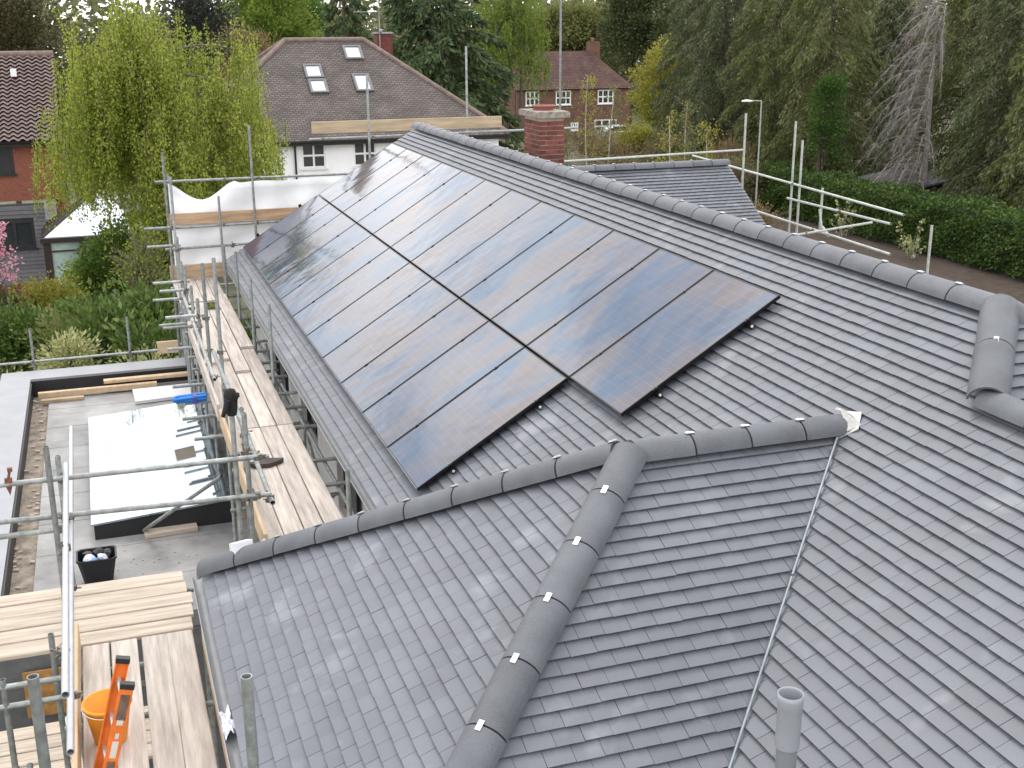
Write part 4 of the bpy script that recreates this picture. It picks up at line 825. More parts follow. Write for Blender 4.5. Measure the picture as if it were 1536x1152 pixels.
def roof_window(cx, cz, w, h, parent, fm):
    y = wy + (cz - wz) / k_; c = Vector((cx, y, cz)); b_ = MB(); t = .05
    for dv in (-1, 1): b_.obox(c + vs_ * dv * (h / 2) + ns * .05, Vector((w / 2 + t, 0, 0)), vs_ * t, ns * .06)
    for du in (-1, 1): b_.obox(c + Vector((du * (w / 2), 0, 0)) + ns * .051, Vector((t, 0, 0)), vs_ * (h / 2 - t), ns * .058)
    f = b_.build('roof_window', fm, parent); g = MB(); g.obox(c + ns * .06, Vector((w / 2 - t, 0, 0)), vs_ * (h / 2 - t), ns * .012); g.build('pane', SKYG, f)
RWF = mat('rooflight_frame', (0.1, 0.105, 0.11), .5)
roof_window(9.1, -2.13, .66, .82, wr, RWF); roof_window(9.13, -2.70, .66, .82, wr, RWF); roof_window(11.05, -2.60, .64, 1.08, wr, RWF); roof_window(11.05, -1.41, .7, .86, wr, RWF)
b = MB(); b.box(12.75, 13.45, 55.6, 56.3, -3, -.62); ch = b.build('chimney', BR, wh); b = MB(); b.box(12.7, 13.5, 55.55, 56.35, -.62, -.55); b.build('chimney_cap', COPE, ch)
b = MB(); b.tube((12.85, 55.5, -1.2), (12.85, 55.5, .35), .03, 6); b.tube((11.7, 55.5, .33), (12.95, 55.5, .33), .022, 6)
for k in range(12): xx = 11.7 + k * .1; b.tube((xx, 55.35, .33), (xx, 55.65, .33), .01, 4)
b.tube((12.85, 55.4, -.5), (12.97, 55.3, -.45), .12, 8, r1=.02)
b.build('aerial', GALV, ch)
# brick house on the left
bh = thing('brick_house', 'red brick house with brown pantile roof and grey boarded lower wall', 'house', (-6, 48, GZ))
hy, hz = 45.7, -4.02; hx1 = -1.1; PANT = mat('pantile_brown', (0.19, 0.14, 0.13), .85, var=.2, scale=2, bump=.2)
b = MB(); wall_x(b, hy + .35, hy + .6, -12, hx1 - .15, -6.15, hz - .1, [(-3.75, -2.72, -5.18, -4.15)]); b.box(hx1 - .4, hx1 - .15, hy + .6, hy + 8, GZ, hz - .1); b.prism([(hx1 - .4, hy + .6, hz - .1), (hx1 - .4, hy + 8, hz - .1), (hx1 - .4, hy + 4.3, -1.6)], (.25, 0, 0)); b.box(-12, hx1 - .41, hy + .9, hy + 1.0, -6.15, hz - .1)
b.build('wall', mat('brickwork_far', (0.235, 0.085, 0.055), .9, var=.35, scale=14, bump=.3, stretch=(1, 1, 3)), bh)
window_y(hy + .37, -3.75, -2.72, -5.18, -4.15, bh, DARKF, mull=0, t=.1)
low = MB(); wall_x(low, hy - .25, hy, -12, -1.9, GZ + .55, -6.2, [(-3.6, -2.28, -7.75, -6.75)]); low.box(-12, -1.9, hy + .01, hy + .34, GZ + .55, -6.25); lw = low.build('lower_wall', mat('dark_backing', (0.05, 0.05, 0.055), .9), bh)
CLAD = mat('grey_board', (0.125, 0.125, 0.135), .7, var=.15, rnd=.15)
clme = {}
for k in range(20):
    z = GZ + .55 + k * .14
    for a, c in (((-12, -3.6), (-2.28, -1.88)) if -7.8 < z + .07 < -6.72 else ((-12, -1.88),)):
        key = (a, c)
        if key not in clme: q = MB(); q.add([(a, -.05, 0), (c, -.05, 0), (c, -.02, .15), (a, -.02, .15), (a, .0, 0), (c, .0, 0), (c, 0, .15), (a, 0, .15)], [(0, 1, 2, 3), (0, 4, 5, 1), (3, 2, 6, 7), (1, 5, 6, 2), (4, 0, 3, 7)]); clme[key] = mesh_of(q, 'plank', CLAD)
        o = bpy.data.objects.new('plank', clme[key]); COL.objects.link(o); o.parent = lw; o.location = Vector((0, hy - .25, z)) - root_loc(bh)
window_y(hy - .27, -3.6, -2.28, -7.75, -6.75, bh, DARKF, mull=1, t=.1)
b = MB(); b.box(-12, -1.85, hy - .3, hy, GZ, GZ + .54); b.build('plinth', BR, bh)
b = MB(); V = []; nx, ny = 260, 22; wv = .3
for j in range(ny * 2):
    r_ = j // 2; t = (r_ + (j % 2) * .98) / ny; zz = hz + (-1.25 - hz) * t; yy = hy + 4.4 * t; lift = .1 if j % 2 == 0 else .0
    for i in range(nx + 1):
        x = -8 + (hx1 + 8) * i / nx; V.append((x, yy - lift * .9, zz + lift * .5 + .04 * math.sin(2 * math.pi * x / wv)))
F = [(j * (nx + 1) + i, j * (nx + 1) + i + 1, (j + 1) * (nx + 1) + i + 1, (j + 1) * (nx + 1) + i) for j in range(0, ny * 2 - 1, 2) for i in range(nx)]
pr_ = fast_mesh('roof', V, F, PANT, bh)
b = MB(); b.prism([(-8, hy + .1, hz - .1), (hx1 - .02, hy + .1, hz - .1), (hx1 - .02, hy + 4.4, -1.42), (-8, hy + 4.4, -1.42)], (0, 0, .04)); b.build('row_shade_sheet', mat('row_shade_brown', (0.06, 0.045, 0.042), .9), pr_)  # dark sheet whose colour makes the shadow lines between the tile rows
b = MB(); b.tube((-8, hy + 4.4, -1.2), (hx1, hy + 4.4, -1.2), .13, 8); b.build('ridge_tile', HIPT, pr_); b = MB(); b.prism([(-8, hy + 4.4, -1.35), (hx1, hy + 4.4, -1.35), (hx1, hy + 8.8, hz), (-8, hy + 8.8, hz)], (0, 0, .1)); b.build('back_slope', PANT, pr_)
b = MB(); b.box(-2.62, -2.42, hy + 3.0, hy + 3.3, -1.95, -1.68); b.build('roof_vent', UPVC, pr_)
b = MB(); half_gutter(b, (-12, hy - .05, hz - .03), (hx1, hy - .05, hz - .03), .065); b.box(-12, hx1, hy, hy + .03, hz - .18, hz - .02); b.build('gutter', BLK, bh)
# glazed garden room
gr = thing('conservatory', 'glazed garden room with dark posts and a shiny ribbed roof', 'conservatory', (-.5, 44.5, GZ))
gx0, gx1, gy0, gy1, gz = -1.95, 1.4, 43.0, 45.8, -7.05; ap = (.05, 45.4, -5.75); BRN = mat('frame_brown', (0.03, 0.018, 0.016), .6)
b = MB(); A_, B_, C_, D_ = Vector((gx0, gy0, gz)), Vector((gx1, gy0, gz)), Vector((gx1, gy1, gz)), Vector((gx0, gy1, gz)); ap = Vector(ap)
for tri in ((A_, B_, ap), (B_, C_, ap)): b.prism([p for p in tri], (0, 0, .03))
b.build('glass_roof', mat('shiny_roof', (0.62, 0.65, 0.7), .12, metal=.6, var=.05), gr)
b = MB(); b.prism([D_, A_, ap], (0, 0, .03)); rr_ = b.build('ribbed_roof', mat('ribbed_grey', (0.2, 0.2, 0.22), .4, metal=.4), gr)
for k in range(7): t = k / 6; b = MB(); b.tube(D_.lerp(A_, t) + Vector((0, 0, .05)), ap + Vector((0, 0, .05)), .04, 5); b.build('rib', BRN, rr_)
b = MB(); b.box(gx0 - .08, gx1 + .08, gy0 - .08, gy0 + .1, gz - .16, gz); b.box(gx0 - .08, gx0 + .1, gy0 + .1, gy1, gz - .16, gz); b.build('eaves_beam', BRN, gr)
for x in (gx0, gx0 + 1.15, gx0 + 2.25, gx1 - .1): b = MB(); b.box(x, x + (.24 if x == gx0 else .1), gy0 - .02, gy0 + .1, GZ, gz - .16); b.build('post', BRN, gr)
b = MB(); b.box(gx0 + .25, gx1 - .1, gy0 + .03, gy0 + .05, GZ + .55, gz - .17); b.build('pane', mat('pane_green', (0.35, 0.45, 0.43), .1, var=.5, scale=1.2, spec=.8), gr)
b = MB(); b.box(gx0 + .25, gx1 - .1, gy0, gy0 + .12, GZ, GZ + .54); b.build('plinth', BR, gr)
b = MB(); b.tube((gx0 + .25, gy0 - .02, gz - .45), (gx1, gy0 - .02, gz - .45), .03, 6); b.build('transom_bar', BRN, gr)
b = MB(); b.box(-.25, 2.2, 44.9, 46.2, -6.2, -6.1); b.build('back_roof', COPE, gr)
# red house beyond the road
rh = thing('red_house', 'red tiled brick cottage with white windows beyond the bare trees', 'house', (45, 113, ground_z(113)))
ry, rz0 = 110, -6.5; rx0, rx1 = 38.5, 50.9
b = MB(); rops = [(42.7, 44.3, -8.0, -6.65), (47.1, 48.8, -8.0, -6.65), (46.8, 49.2, -10.8, -9.5), (44.3, 45.1, -10.5, -9.7), (39.6, 41.0, -8.0, -6.65)]
wall_x(b, ry + .3, ry + .6, rx0 + .2, rx1 - .3, -8.6, rz0 - .05, [o for o in rops if o[2] > -8.5]); wall_x(b, ry + .3, ry + .6, rx0 + .2, rx1 - .3, -13, -8.6, [o for o in rops if o[2] < -8.5]); b.box(rx0 + .2, rx1 - .3, ry + .8, ry + 7, -13, rz0 - .05)
b.build('wall', mat('old_brick', (0.13, 0.07, 0.05), .9, var=.3, scale=2), rh)
for a, c, p, q in rops: window_y(ry + .32, a, c, p, q, rh, UPVC, mull=2, tran=1, t=.12)
rr1 = roof_sheet('roof', [[(rx0, ry, rz0), (rx1, ry, rz0), (47.6, ry + 3.7, -3.05), (rx0, ry + 3.7, -3.05)], [(rx1, ry, rz0), (rx1, ry + 7.4, rz0), (47.6, ry + 3.7, -3.05)], [(rx1, ry + 7.4, rz0), (rx0, ry + 7.4, rz0), (rx0, ry + 3.7, -3.05), (47.6, ry + 3.7, -3.05)]], far_tiles('red_tiles', (0.14, 0.075, 0.06), (0.09, 0.055, 0.058), row=.2, width=.3), rh)
for x, zt in ((47.9, -2.2), (40.6, -2.6)): b = MB(); b.box(x - .5, x + .6, ry + 3.2, ry + 4.2, -6, zt); b.lathe((x, ry + 3.7, zt), [(.2, 0), (.16, .4), (0, .4)], 8); b.build('chimney', MATS['old_brick'], rh)
# parked car
car = thing('parked_car', 'silver white parked car in front of the red cottage', 'car', (43.5, 98, ground_z(98)))
cg = ground_z(98) + .55; cx, cy = 43.6, 98; CARM = mat('car_paint', (0.62, 0.64, 0.68), .25, metal=.3, var=.03)
prof = [(-2.15, .35), (-2.2, .7), (-1.9, .92), (-1.15, 1.02), (-.45, 1.45), (.55, 1.47), (1.25, 1.1), (2.0, 1.02), (2.2, .8), (2.2, .35)]
def loft(secs):
    n = len(secs[0]); b_ = MB(); P = [p for s_ in secs for p in s_]
    return b_.add(P, [(k * n + i, k * n + (i + 1) % n, (k + 1) * n + (i + 1) % n, (k + 1) * n + i) for k in range(len(secs) - 1) for i in range(n)] + [tuple(range(n - 1, -1, -1)), tuple(range((len(secs) - 1) * n, len(secs) * n))])
secs = [[Vector((cx + x * s_, cy + y * (1 if z < 1.0 else .86), cg + z)) for x, z in prof] for y, s_ in ((-.88, .97), (-.8, 1), (.8, 1), (.88, .97))]
body = loft(secs).build('body', CARM, car)
for y in (-.79, .79):
    for pts in ([(-1.05, 1.05), (-.45, 1.38), (-.02, 1.4), (-.02, 1.05)], [(.05, 1.05), (.05, 1.4), (.5, 1.4), (1.1, 1.08)]):
        b = MB(); b.prism([(cx + x, cy + y - .01, cg + z) for x, z in pts], (0, .02, 0)); b.build('window', GLASS, car)
for x in (-1.35, 1.35):
    for y in (-.85, .85): b = MB(); b.tube((cx + x, cy + y - .1, cg + .32), (cx + x, cy + y + .1, cg + .32), .32, 16); w_ = b.build('wheel', BLK, car); b = MB(); b.tube((cx + x, cy + y - .11, cg + .32), (cx + x, cy + y + .11, cg + .32), .19, 10); b.build('rim', GALV, w_)
# street lamp
lp = thing('street_lamp', 'slim grey street lamp with a flat head in front of the conifers', 'street lamp', (30.95, 52.2, GZ))
lz = -3.86; b = MB(); b.tube((30.95, 52.2, GZ), (30.95, 52.2, lz), .05, 8, r1=.035); b.build('pole', GALV_L, lp); b = MB(); b.tube((30.95, 52.2, lz), (30.3, 52.2, lz + .02), .03, 6); b.build('arm', GALV_L, lp)
b = MB(); b.lathe((30.15, 52.2, lz + .0), [(.001, -.03), (.26, -.02), (.29, .0), (.22, .05), (.001, .09)], 12); b.build('lamp_head', mat('lamp_pale', (0.7, 0.72, 0.74), .4), lp)
b = MB(); b.tube((29.3, 51, GZ), (29.3, 51, -7.6), .03, 6); ps = b.build('sign_post', GALV_L, origin=(0, 0, 0)); tag(ps, 'short grey post with a small plate in front of the hedge', 'post'); b = MB(); b.box(29.2, 29.4, 50.95, 50.98, -7.95, -7.6); b.build('plate', GALV_L, ps)
# roof of a low shed seen through the far right trees
sh = thing('shed', 'low grey shed roof behind the hedge under the bare conifer', 'shed', (37, 48, GZ)); b = MB(); b.box(35.5, 38.5, 46, 50, GZ, -7.6); b.build('wall', mat('shed_wood', (0.1, 0.08, 0.06), .9), sh); b = MB(); b.prism([(35.2, 45.8, -7.6), (38.7, 45.8, -7.1), (38.7, 50.2, -7.1), (35.2, 50.2, -7.6)], (0, 0, .08)); b.build('roof', mat('shed_felt', (0.11, 0.1, 0.11), .9), sh)

# ------------------------------------------------------------------ trees, shrubs and hedges
BARK = mat('bark_grey', (0.14, 0.12, 0.1), .95, var=.4, scale=6, bump=.5); BARKB = mat('bark_brown', (0.09, 0.065, 0.05), .95, var=.4, scale=6, bump=.5); BARKW = mat('bark_birch', (0.42, 0.39, 0.35), .9, var=.35, scale=5)
TWIG = mat('twig_grey', (0.33, 0.30, 0.275), .9, var=.3); TWIGB = mat('twig_brown', (0.17, 0.115, 0.075), .9, var=.3)
def limbs(name, segs, mt, parent, n=5):
    b_ = MB()
    for p, q, r0, r1 in segs: b_.tube(p, q, r0, n, r1=r1, caps=False)
    return b_.build(name, mt, parent)
def curve_segs(p, q, r0, r1, sag=0.0, n=4):
    p, q = np.array(p, float), np.array(q, float); mid = (p + q) / 2 + np.array([0, 0, sag]) + RNG.normal(0, .06 * np.linalg.norm(q - p), 3); B = bez(p, mid, q, n + 1)
    return [(tuple(B[i]), tuple(B[i + 1]), r0 + (r1 - r0) * i / n, r0 + (r1 - r0) * (i + 1) / n) for i in range(n)]
def clumps(c, r, k, per, cr, shell=.55, low=-.6):
    """leaf points in k clumps spread through an ellipsoid, mostly near its surface"""
    D = unit(RNG.normal(0, 1, (k, 3))); D[:, 2] = np.where(D[:, 2] < low, -D[:, 2], D[:, 2]); rad = RNG.uniform(shell ** 2, 1, (k, 1)) ** .5 * RNG.uniform(.82, 1.1, (k, 1))
    C = np.array(c) + D * rad * np.array(r); s = cr * RNG.uniform(.6, 1.4, (k, 1, 1))
    O = RNG.normal(0, 1, (k, per, 3)) * np.array([1, 1, .6]); O /= np.maximum(1, np.linalg.norm(O, axis=2, keepdims=True) / 1.6)
    P = C[:, None, :] + O * s; N = D[:, None, :] * .7 + O * .5 + np.array([0, 0, .15])
    return C, P.reshape(-1, 3), N.reshape(-1, 3)
def broadleaf(name, label, x, y, zt, r, m_, k=70, per=130, ln=.16, wd=.11, cr=.55, bark=None, squash=1.0, zb=None, cat='tree', group=None, trunk_r=.16, shell=.5, twig=0):
    g = ground_z(y); zb = g + (zt - g) * .22 if zb is None else zb; t = thing(name, label, cat, (x, y, g), group)
    c = (x, y, (zt + zb) / 2); rr = (r, r * .9, (zt - zb) / 2)
    C, P, N = clumps(c, np.array(rr) - cr * .6, k, per, cr, shell=shell); bark = bark or BARKB
    top = (x + random.uniform(-.3, .3), y, zb + (zt - zb) * .55); segs = curve_segs((x, y, g), top, trunk_r, trunk_r * .45)
    for i in range(0, k, 2): a = RNG.uniform(.45, 1); s_ = np.array((x, y, g)) * (1 - a) + np.array(top) * a; segs += curve_segs(s_, C[i], trunk_r * .28, .012, n=3)
    limbs('trunk', segs, bark, t); leaves('crown', P, N, ln, wd, m_, t)
    if twig: i = RNG.integers(0, len(P), twig); twigs('twigs', P[i] - N[i] * .5, P[i] + N[i] * .3, .012, bark, t)
    return t
def conifer(name, label, x, y, zt, r, m_, nb=120, per=70, ln=.42, wd=.1, droop=.55, zmax=99, taper=.8, group=None, zlow=.04, bark=None, hang=.75):
    g = ground_z(y); t = thing(name, label, 'tree', (x, y, g), group); H = zt - g; P = []; D = []; segs = [((x, y, g), (x, y, zt - .3), .24, .03)]
    for i in range(nb):
        f = zlow + (1 - zlow) * ((i + random.random()) / nb) ** 1.15; z = g + H * f
        if z > zmax: continue
        L = r * (1 - f) ** taper * random.uniform(.65, 1.12) + .25; a = i * 2.399 + random.uniform(-.5, .5); d = np.array([math.cos(a), math.sin(a), 0]); p = np.array([x, y, z])
        tip = p + d * L + np.array([0, 0, -droop * L * random.uniform(.5, 1.1)]); mid = p + d * L * .55 + np.array([0, 0, .12 * L]); B = bez(p, mid, tip, 5)
        for q in range(4): segs.append((tuple(B[q]), tuple(B[q + 1]), .04 * (1 - q / 5), .03 * (1 - q / 4.2)))
        n = int(per * (.4 + L / r)); u = RNG.uniform(.12, 1.0, n) ** .7; W = bez(p, mid, tip, 40)[(u * 39).astype(int)]
        side = np.cross(d, [0, 0, 1]); W = W + side * RNG.normal(0, .17 * L, n)[:, None] * (1.15 - u[:, None]) + RNG.normal(0, .07, (n, 3)) + np.array([0, 0, -1]) * np.abs(RNG.normal(0, .16, n))[:, None]
        P.append(W); D.append(np.tile(d * .6 + np.array([0, 0, -hang]), (n, 1)) + side * RNG.normal(0, .5, n)[:, None])
    limbs('trunk', segs, bark or BARKB, t, 4); PP = np.concatenate(P); ii = RNG.integers(0, len(PP), 900); DD = np.concatenate(D)[ii]; twigs('twigs', PP[ii], PP[ii] + DD * RNG.uniform(.25, .9, (900, 1)), .009, TWIG, t); leaves('crown', np.concatenate(P), np.concatenate(D), ln, wd, m_, t, jit=.3)
    return t
def weeping(name, label, x, y, zt, r, m_, ns=420, per=110, zb=-8.2, ln=.085, wd=.05, lean=0.0, bark=BARK, cz=None, group=None):
    g = ground_z(y); t = thing(name, label, 'tree', (x, y, g), group); c = np.array([x, y, cz if cz is not None else (zt + zb) / 2 + .3]); rz_ = zt - c[2]; segs = []
    for s_ in (0, 1): segs += curve_segs((x + .15 * s_, y, g), (x + lean + (.7 * s_ - .3), y, c[2] + rz_ * .7), .17, .05, n=6)
    P = []; D = []; A = []; B_ = []; ends = []
    for i in range(70):
        d = unit(RNG.normal(0, 1, (1, 3)) * [1, 1, 1.2])[0]; d[2] = abs(d[2]) * 1.0 - (.08 if i % 3 else .42); e = c + d * np.array([r, r, rz_]) * random.uniform(.6, 1); s0 = np.array([x + lean * .5, y, g + (c[2] + rz_ * .5 - g) * random.uniform(.45, 1)]); ends.append(e); segs += curve_segs(s0, e, .05, .012, sag=.5)
    for i in range(ns):
        e = ends[i % 70] + RNG.normal(0, .42, 3); low = max((zb if e[0] > x - 1.3 else min(e[2] - .6, zb + 2.3)) + random.uniform(0, 2.2), e[2] - random.uniform(.8, 3.4)); L = max(.5, e[2] - low); n = max(8, int(per * L / 2.2)); u = RNG.uniform(0, 1, n); sw = RNG.normal(0, .12, 2)
        W = np.stack([e[0] + sw[0] * u * L + RNG.normal(0, .075, n), e[1] + sw[1] * u * L + RNG.normal(0, .075, n), e[2] - u * L + RNG.normal(0, .05, n)], 1); P.append(W); D.append(np.tile([0, 0, -1.0], (n, 1)) + RNG.normal(0, .5, (n, 3)))
        A.append(e); B_.append(np.array([e[0] + sw[0] * L, e[1] + sw[1] * L, e[2] - L]))
    limbs('trunk', segs, bark, t); twigs('twigs', np.array(A), np.array(B_), .012, TWIGB, t); leaves('crown', np.concatenate(P), np.concatenate(D), ln, wd, m_, t, jit=.2)
    return t
L_BIRCH = leaf_mat('leaf_birch', (0.16, 0.21, 0.035), (0.35, 0.415, 0.06), (0.47, 0.46, 0.12), .48)
L_LIME = leaf_mat('leaf_lime', (0.12, 0.19, 0.03), (0.24, 0.32, 0.06), None, .45); L_YEL = leaf_mat('leaf_yellow', (0.2, 0.21, 0.035), (0.38, 0.36, 0.07), None, .4)
L_GREEN = leaf_mat('leaf_green', (0.05, 0.105, 0.02), (0.12, 0.2, 0.035), None, .35); L_LAUREL = leaf_mat('leaf_laurel', (0.04, 0.08, 0.018), (0.13, 0.2, 0.045), (0.24, 0.27, 0.09), .3, .35)
L_DARK = leaf_mat('leaf_conifer', (0.046, 0.063, 0.025), (0.125, 0.152, 0.06), (0.18, 0.18, 0.11), .2); L_OLIVE = leaf_mat('leaf_olive', (0.058, 0.077, 0.021), (0.165, 0.19, 0.055), (0.2, 0.19, 0.1), .25); L_CEDAR = leaf_mat('leaf_cedar', (0.03, 0.055, 0.025), (0.1, 0.145, 0.055), None, .2)
L_BROWN = leaf_mat('leaf_brown', (0.17, 0.12, 0.045), (0.30, 0.23, 0.09), None, .35); L_VAR = leaf_mat('leaf_variegated', (0.16, 0.2, 0.06), (0.5, 0.5, 0.24), (0.62, 0.58, 0.35), .35); L_RED = leaf_mat('leaf_red', (0.06, 0.09, 0.025), (0.1, 0.12, 0.04), (0.35, 0.07, 0.04), .3)
L_PINK = leaf_mat('blossom_pink', (0.6, 0.22, 0.34), (0.78, 0.42, 0.52), (0.8, 0.62, 0.66), .4); L_HEDGE = leaf_mat('leaf_hedge', (0.028, 0.062, 0.015), (0.085, 0.15, 0.03), (0.15, 0.2, 0.042), .25, .4); L_PALE = leaf_mat('leaf_pale_olive', (0.13, 0.15, 0.05), (0.24, 0.25, 0.09), None, .4)

weeping('birch_tree', 'large weeping birch in fresh yellow green leaf between the two left houses', 1.95, 37, 1.1, 3.45, L_BIRCH, ns=1150, per=150, zb=-8.3, ln=.085, wd=.052, cz=-3.2)
weeping('willow_tree', 'bright green weeping willow between the cedar and the red cottage', 28.2, 82, 4.6, 2.6, L_LIME, ns=300, per=70, zb=-10.5, ln=.2, wd=.09, cz=-1.5)
conifer('cedar_tree', 'big dark cedar rising behind the right end of the white house', 20.2, 73, 8.5, 6.6, L_CEDAR, nb=150, per=210, ln=.55, wd=.16, droop=.3, zmax=3.2, hang=.55)
conifer('fir_tree', 'narrow dark fir standing just left of the cedar', 15.8, 78, 5.5, 3.0, L_CEDAR, nb=90, per=90, ln=.5, wd=.14, droop=.45)
rowl = ['dark conifer beside the street lamp', 'shaggy conifer to the right of the street lamp', 'tall conifer right of the two paired scaffold poles', 'conifer set back behind the bare grey branches', 'broad conifer to the right of the bare grey branches', 'conifer second from the right edge behind the hedge', 'conifer at the right edge behind the hedge', 'grey olive conifer left of the street lamp', 'dark conifer in the gap behind the lamp head']
for (x, y, zt, r, m_), l_ in zip(((35.6, 64.5, 7, 3.6, L_DARK), (36.0, 59.5, 8, 3.5, L_OLIVE), (36.2, 54.5, 8, 3.4, L_OLIVE), (42.5, 58, 1.6, 3.2, L_DARK), (39.6, 48.0, 7, 3.4, L_OLIVE), (37.6, 42.3, 7, 3.5, L_DARK), (37.0, 38.6, 7, 3.3, L_OLIVE), (41.0, 78, 6, 4.2, L_DARK), (43.0, 70, 7, 4.0, L_DARK)), rowl):
    conifer('conifer_tree', l_, x, y, zt, r, m_, nb=165, per=290, ln=.25, wd=.055, droop=.6, zmax=3.0, taper=.55, group='conifers behind the right hedge', hang=.85, zlow=.1)
# bare dead conifer
t = thing('dead_conifer', 'bare dead conifer with sweeping grey branches over the hedge', 'tree', (36.4, 46.4, GZ)); segs = [((36.4, 46.4, GZ), (36.2, 46.4, .5), .2, .05)]; A = []; B_ = []
for i in range(115):
    z = -8.2 + 8.6 * (i / 115) + random.uniform(-.3, .3); f = (z + 8.8) / 9; a = math.pi + random.uniform(-1.5, 1.2); L = (3.3 - 1.5 * f) * random.uniform(.45, 1.2); d = np.array([math.cos(a), math.sin(a), 0]); p = np.array([36.6 - .5 * (1 - f), 46.4, z + .6]); tip = p + d * L + np.array([0, 0, -L * random.uniform(.35, 1.0)]); mid = p + d * L * .6 + np.array([0, 0, .25 * L]); Bz = bez(p, mid, tip, 9)
    for q in range(8): segs.append((tuple(Bz[q]), tuple(Bz[q + 1]), .024 * (1 - q / 9.5), .02 * (1 - q / 8.6)))
    for k in range(30): w = Bz[random.randint(2, 8)] + RNG.normal(0, .03, 3); A.append(w); B_.append(w + d * random.uniform(.0, .6) + RNG.normal(0, .22, 3) + np.array([0, 0, -random.uniform(.15, 1.0)]))
limbs('trunk', segs, TWIG, t, 4); twigs('twigs', np.array(A), np.array(B_), .0085, TWIG, t)
broadleaf('ivy_column', 'bright green ivy clump growing up between the right conifers', 34.3, 51.5, -2.4, .8, leaf_mat('leaf_ivy', (0.03, 0.07, 0.015), (0.085, 0.16, 0.03), None, .25), k=44, per=130, ln=.12, wd=.1, cr=.34, zb=-7.9, cat='climber')
# wood behind everything, then the nearer trees one can tell apart
K = 760; xs = RNG.uniform(-70, 300, K); ys = RNG.uniform(150, 215, K); zs = RNG.uniform(-13, 1.6, K) + 1.2 * np.sin(xs * .11) + np.where(xs > 85, 2.4, 0); per = 150
O = RNG.normal(0, 1, (K, per, 3)) * np.array([4.2, 3.0, 2.2]); P = (np.stack([xs, ys, zs], 1)[:, None, :] + O).reshape(-1, 3); o = leaves('woodland', P, O.reshape(-1, 3), 1.1, .8, leaf_mat('leaf_far', (0.075, 0.085, 0.035), (0.16, 0.165, 0.075), None, .3)); tag(o, kind='stuff')
for nm, l_, x, y, zt, r, m_, kw in (
    ('yew_tree', 'dark brownish evergreen behind the brick house roof at the far left', -3.6, 62, 2.8, 2.9, leaf_mat('leaf_yew', (0.035, 0.04, 0.018), (0.1, 0.085, 0.035), None, .2), dict(k=90, per=170, ln=.2, wd=.12)),
    ('yew_tree', 'black green evergreen showing above the birch crown', 6.6, 76, 2.6, 2.6, leaf_mat('leaf_black', (0.026, 0.032, 0.026), (0.07, 0.075, 0.062), None, .1), dict(k=80, per=150, ln=.22, wd=.12)),
    ('lime_tree', 'bright spring green tree behind the left end of the white house roof', 12.0, 86, 3.6, 3.7, L_LIME, dict(k=110, per=170, ln=.24, wd=.16)),
    ('copper_tree', 'orange brown budding tree right behind the white house roof', 8.9, 71, -.2, 2.7, L_BROWN, dict(k=80, per=90, ln=.14, wd=.1, twig=2500)),
    ('maple_tree', 'mid green round tree above the white house ridge', 16.3, 96, 2.2, 2.4, L_GREEN, dict(k=70, per=140, ln=.26, wd=.18)),
    ('ash_tree', 'bare branched grey tree above the white house ridge', 17.6, 92, 2.0, 1.7, L_BROWN, dict(k=50, per=6, ln=.12, wd=.08, bark=BARK)),
    ('hawthorn_tree', 'yellow green tree tucked against the left side of the cedar', 18.2, 89, 1.0, 2.1, L_PALE, dict(k=60, per=130, ln=.22, wd=.15)),
    ('oak_tree', 'pale olive round tree behind the red cottage', 61.5, 150, 2.6, 7.5, L_PALE, dict(k=150, per=170, ln=.42, wd=.3, cr=1.0, trunk_r=.3)),
    ('beech_tree', 'tawny olive tree behind the left part of the cottage roof', 52, 150, 1.2, 5.5, L_BROWN, dict(k=110, per=120, ln=.4, wd=.3, cr=.9, trunk_r=.3)),
    ('holm_oak', 'dark evergreen oak right of the cottage chimney', 57.2, 124, 5.0, 4.4, L_DARK, dict(k=130, per=200, ln=.34, wd=.2, cr=.8)),
    ('holm_oak', 'second dark evergreen oak further right beside the yellow green tree', 60.5, 119, 3.0, 4.2, L_DARK, dict(k=120, per=200, ln=.34, wd=.2, cr=.8)),
    ('hornbeam', 'yellow green pointed tree left of the grey conifers', 42.6, 86, -1.2, 2.9, L_YEL, dict(k=120, per=150, ln=.18, wd=.13, zb=-10.8)),
    ('hornbeam', 'small yellow green bush at the foot of the pointed tree', 37.6, 80, -7.4, 2.0, L_YEL, dict(k=60, per=120, ln=.17, wd=.12, zb=-10.6))):
    broadleaf(nm, l_, x, y, zt, r, m_, **kw)
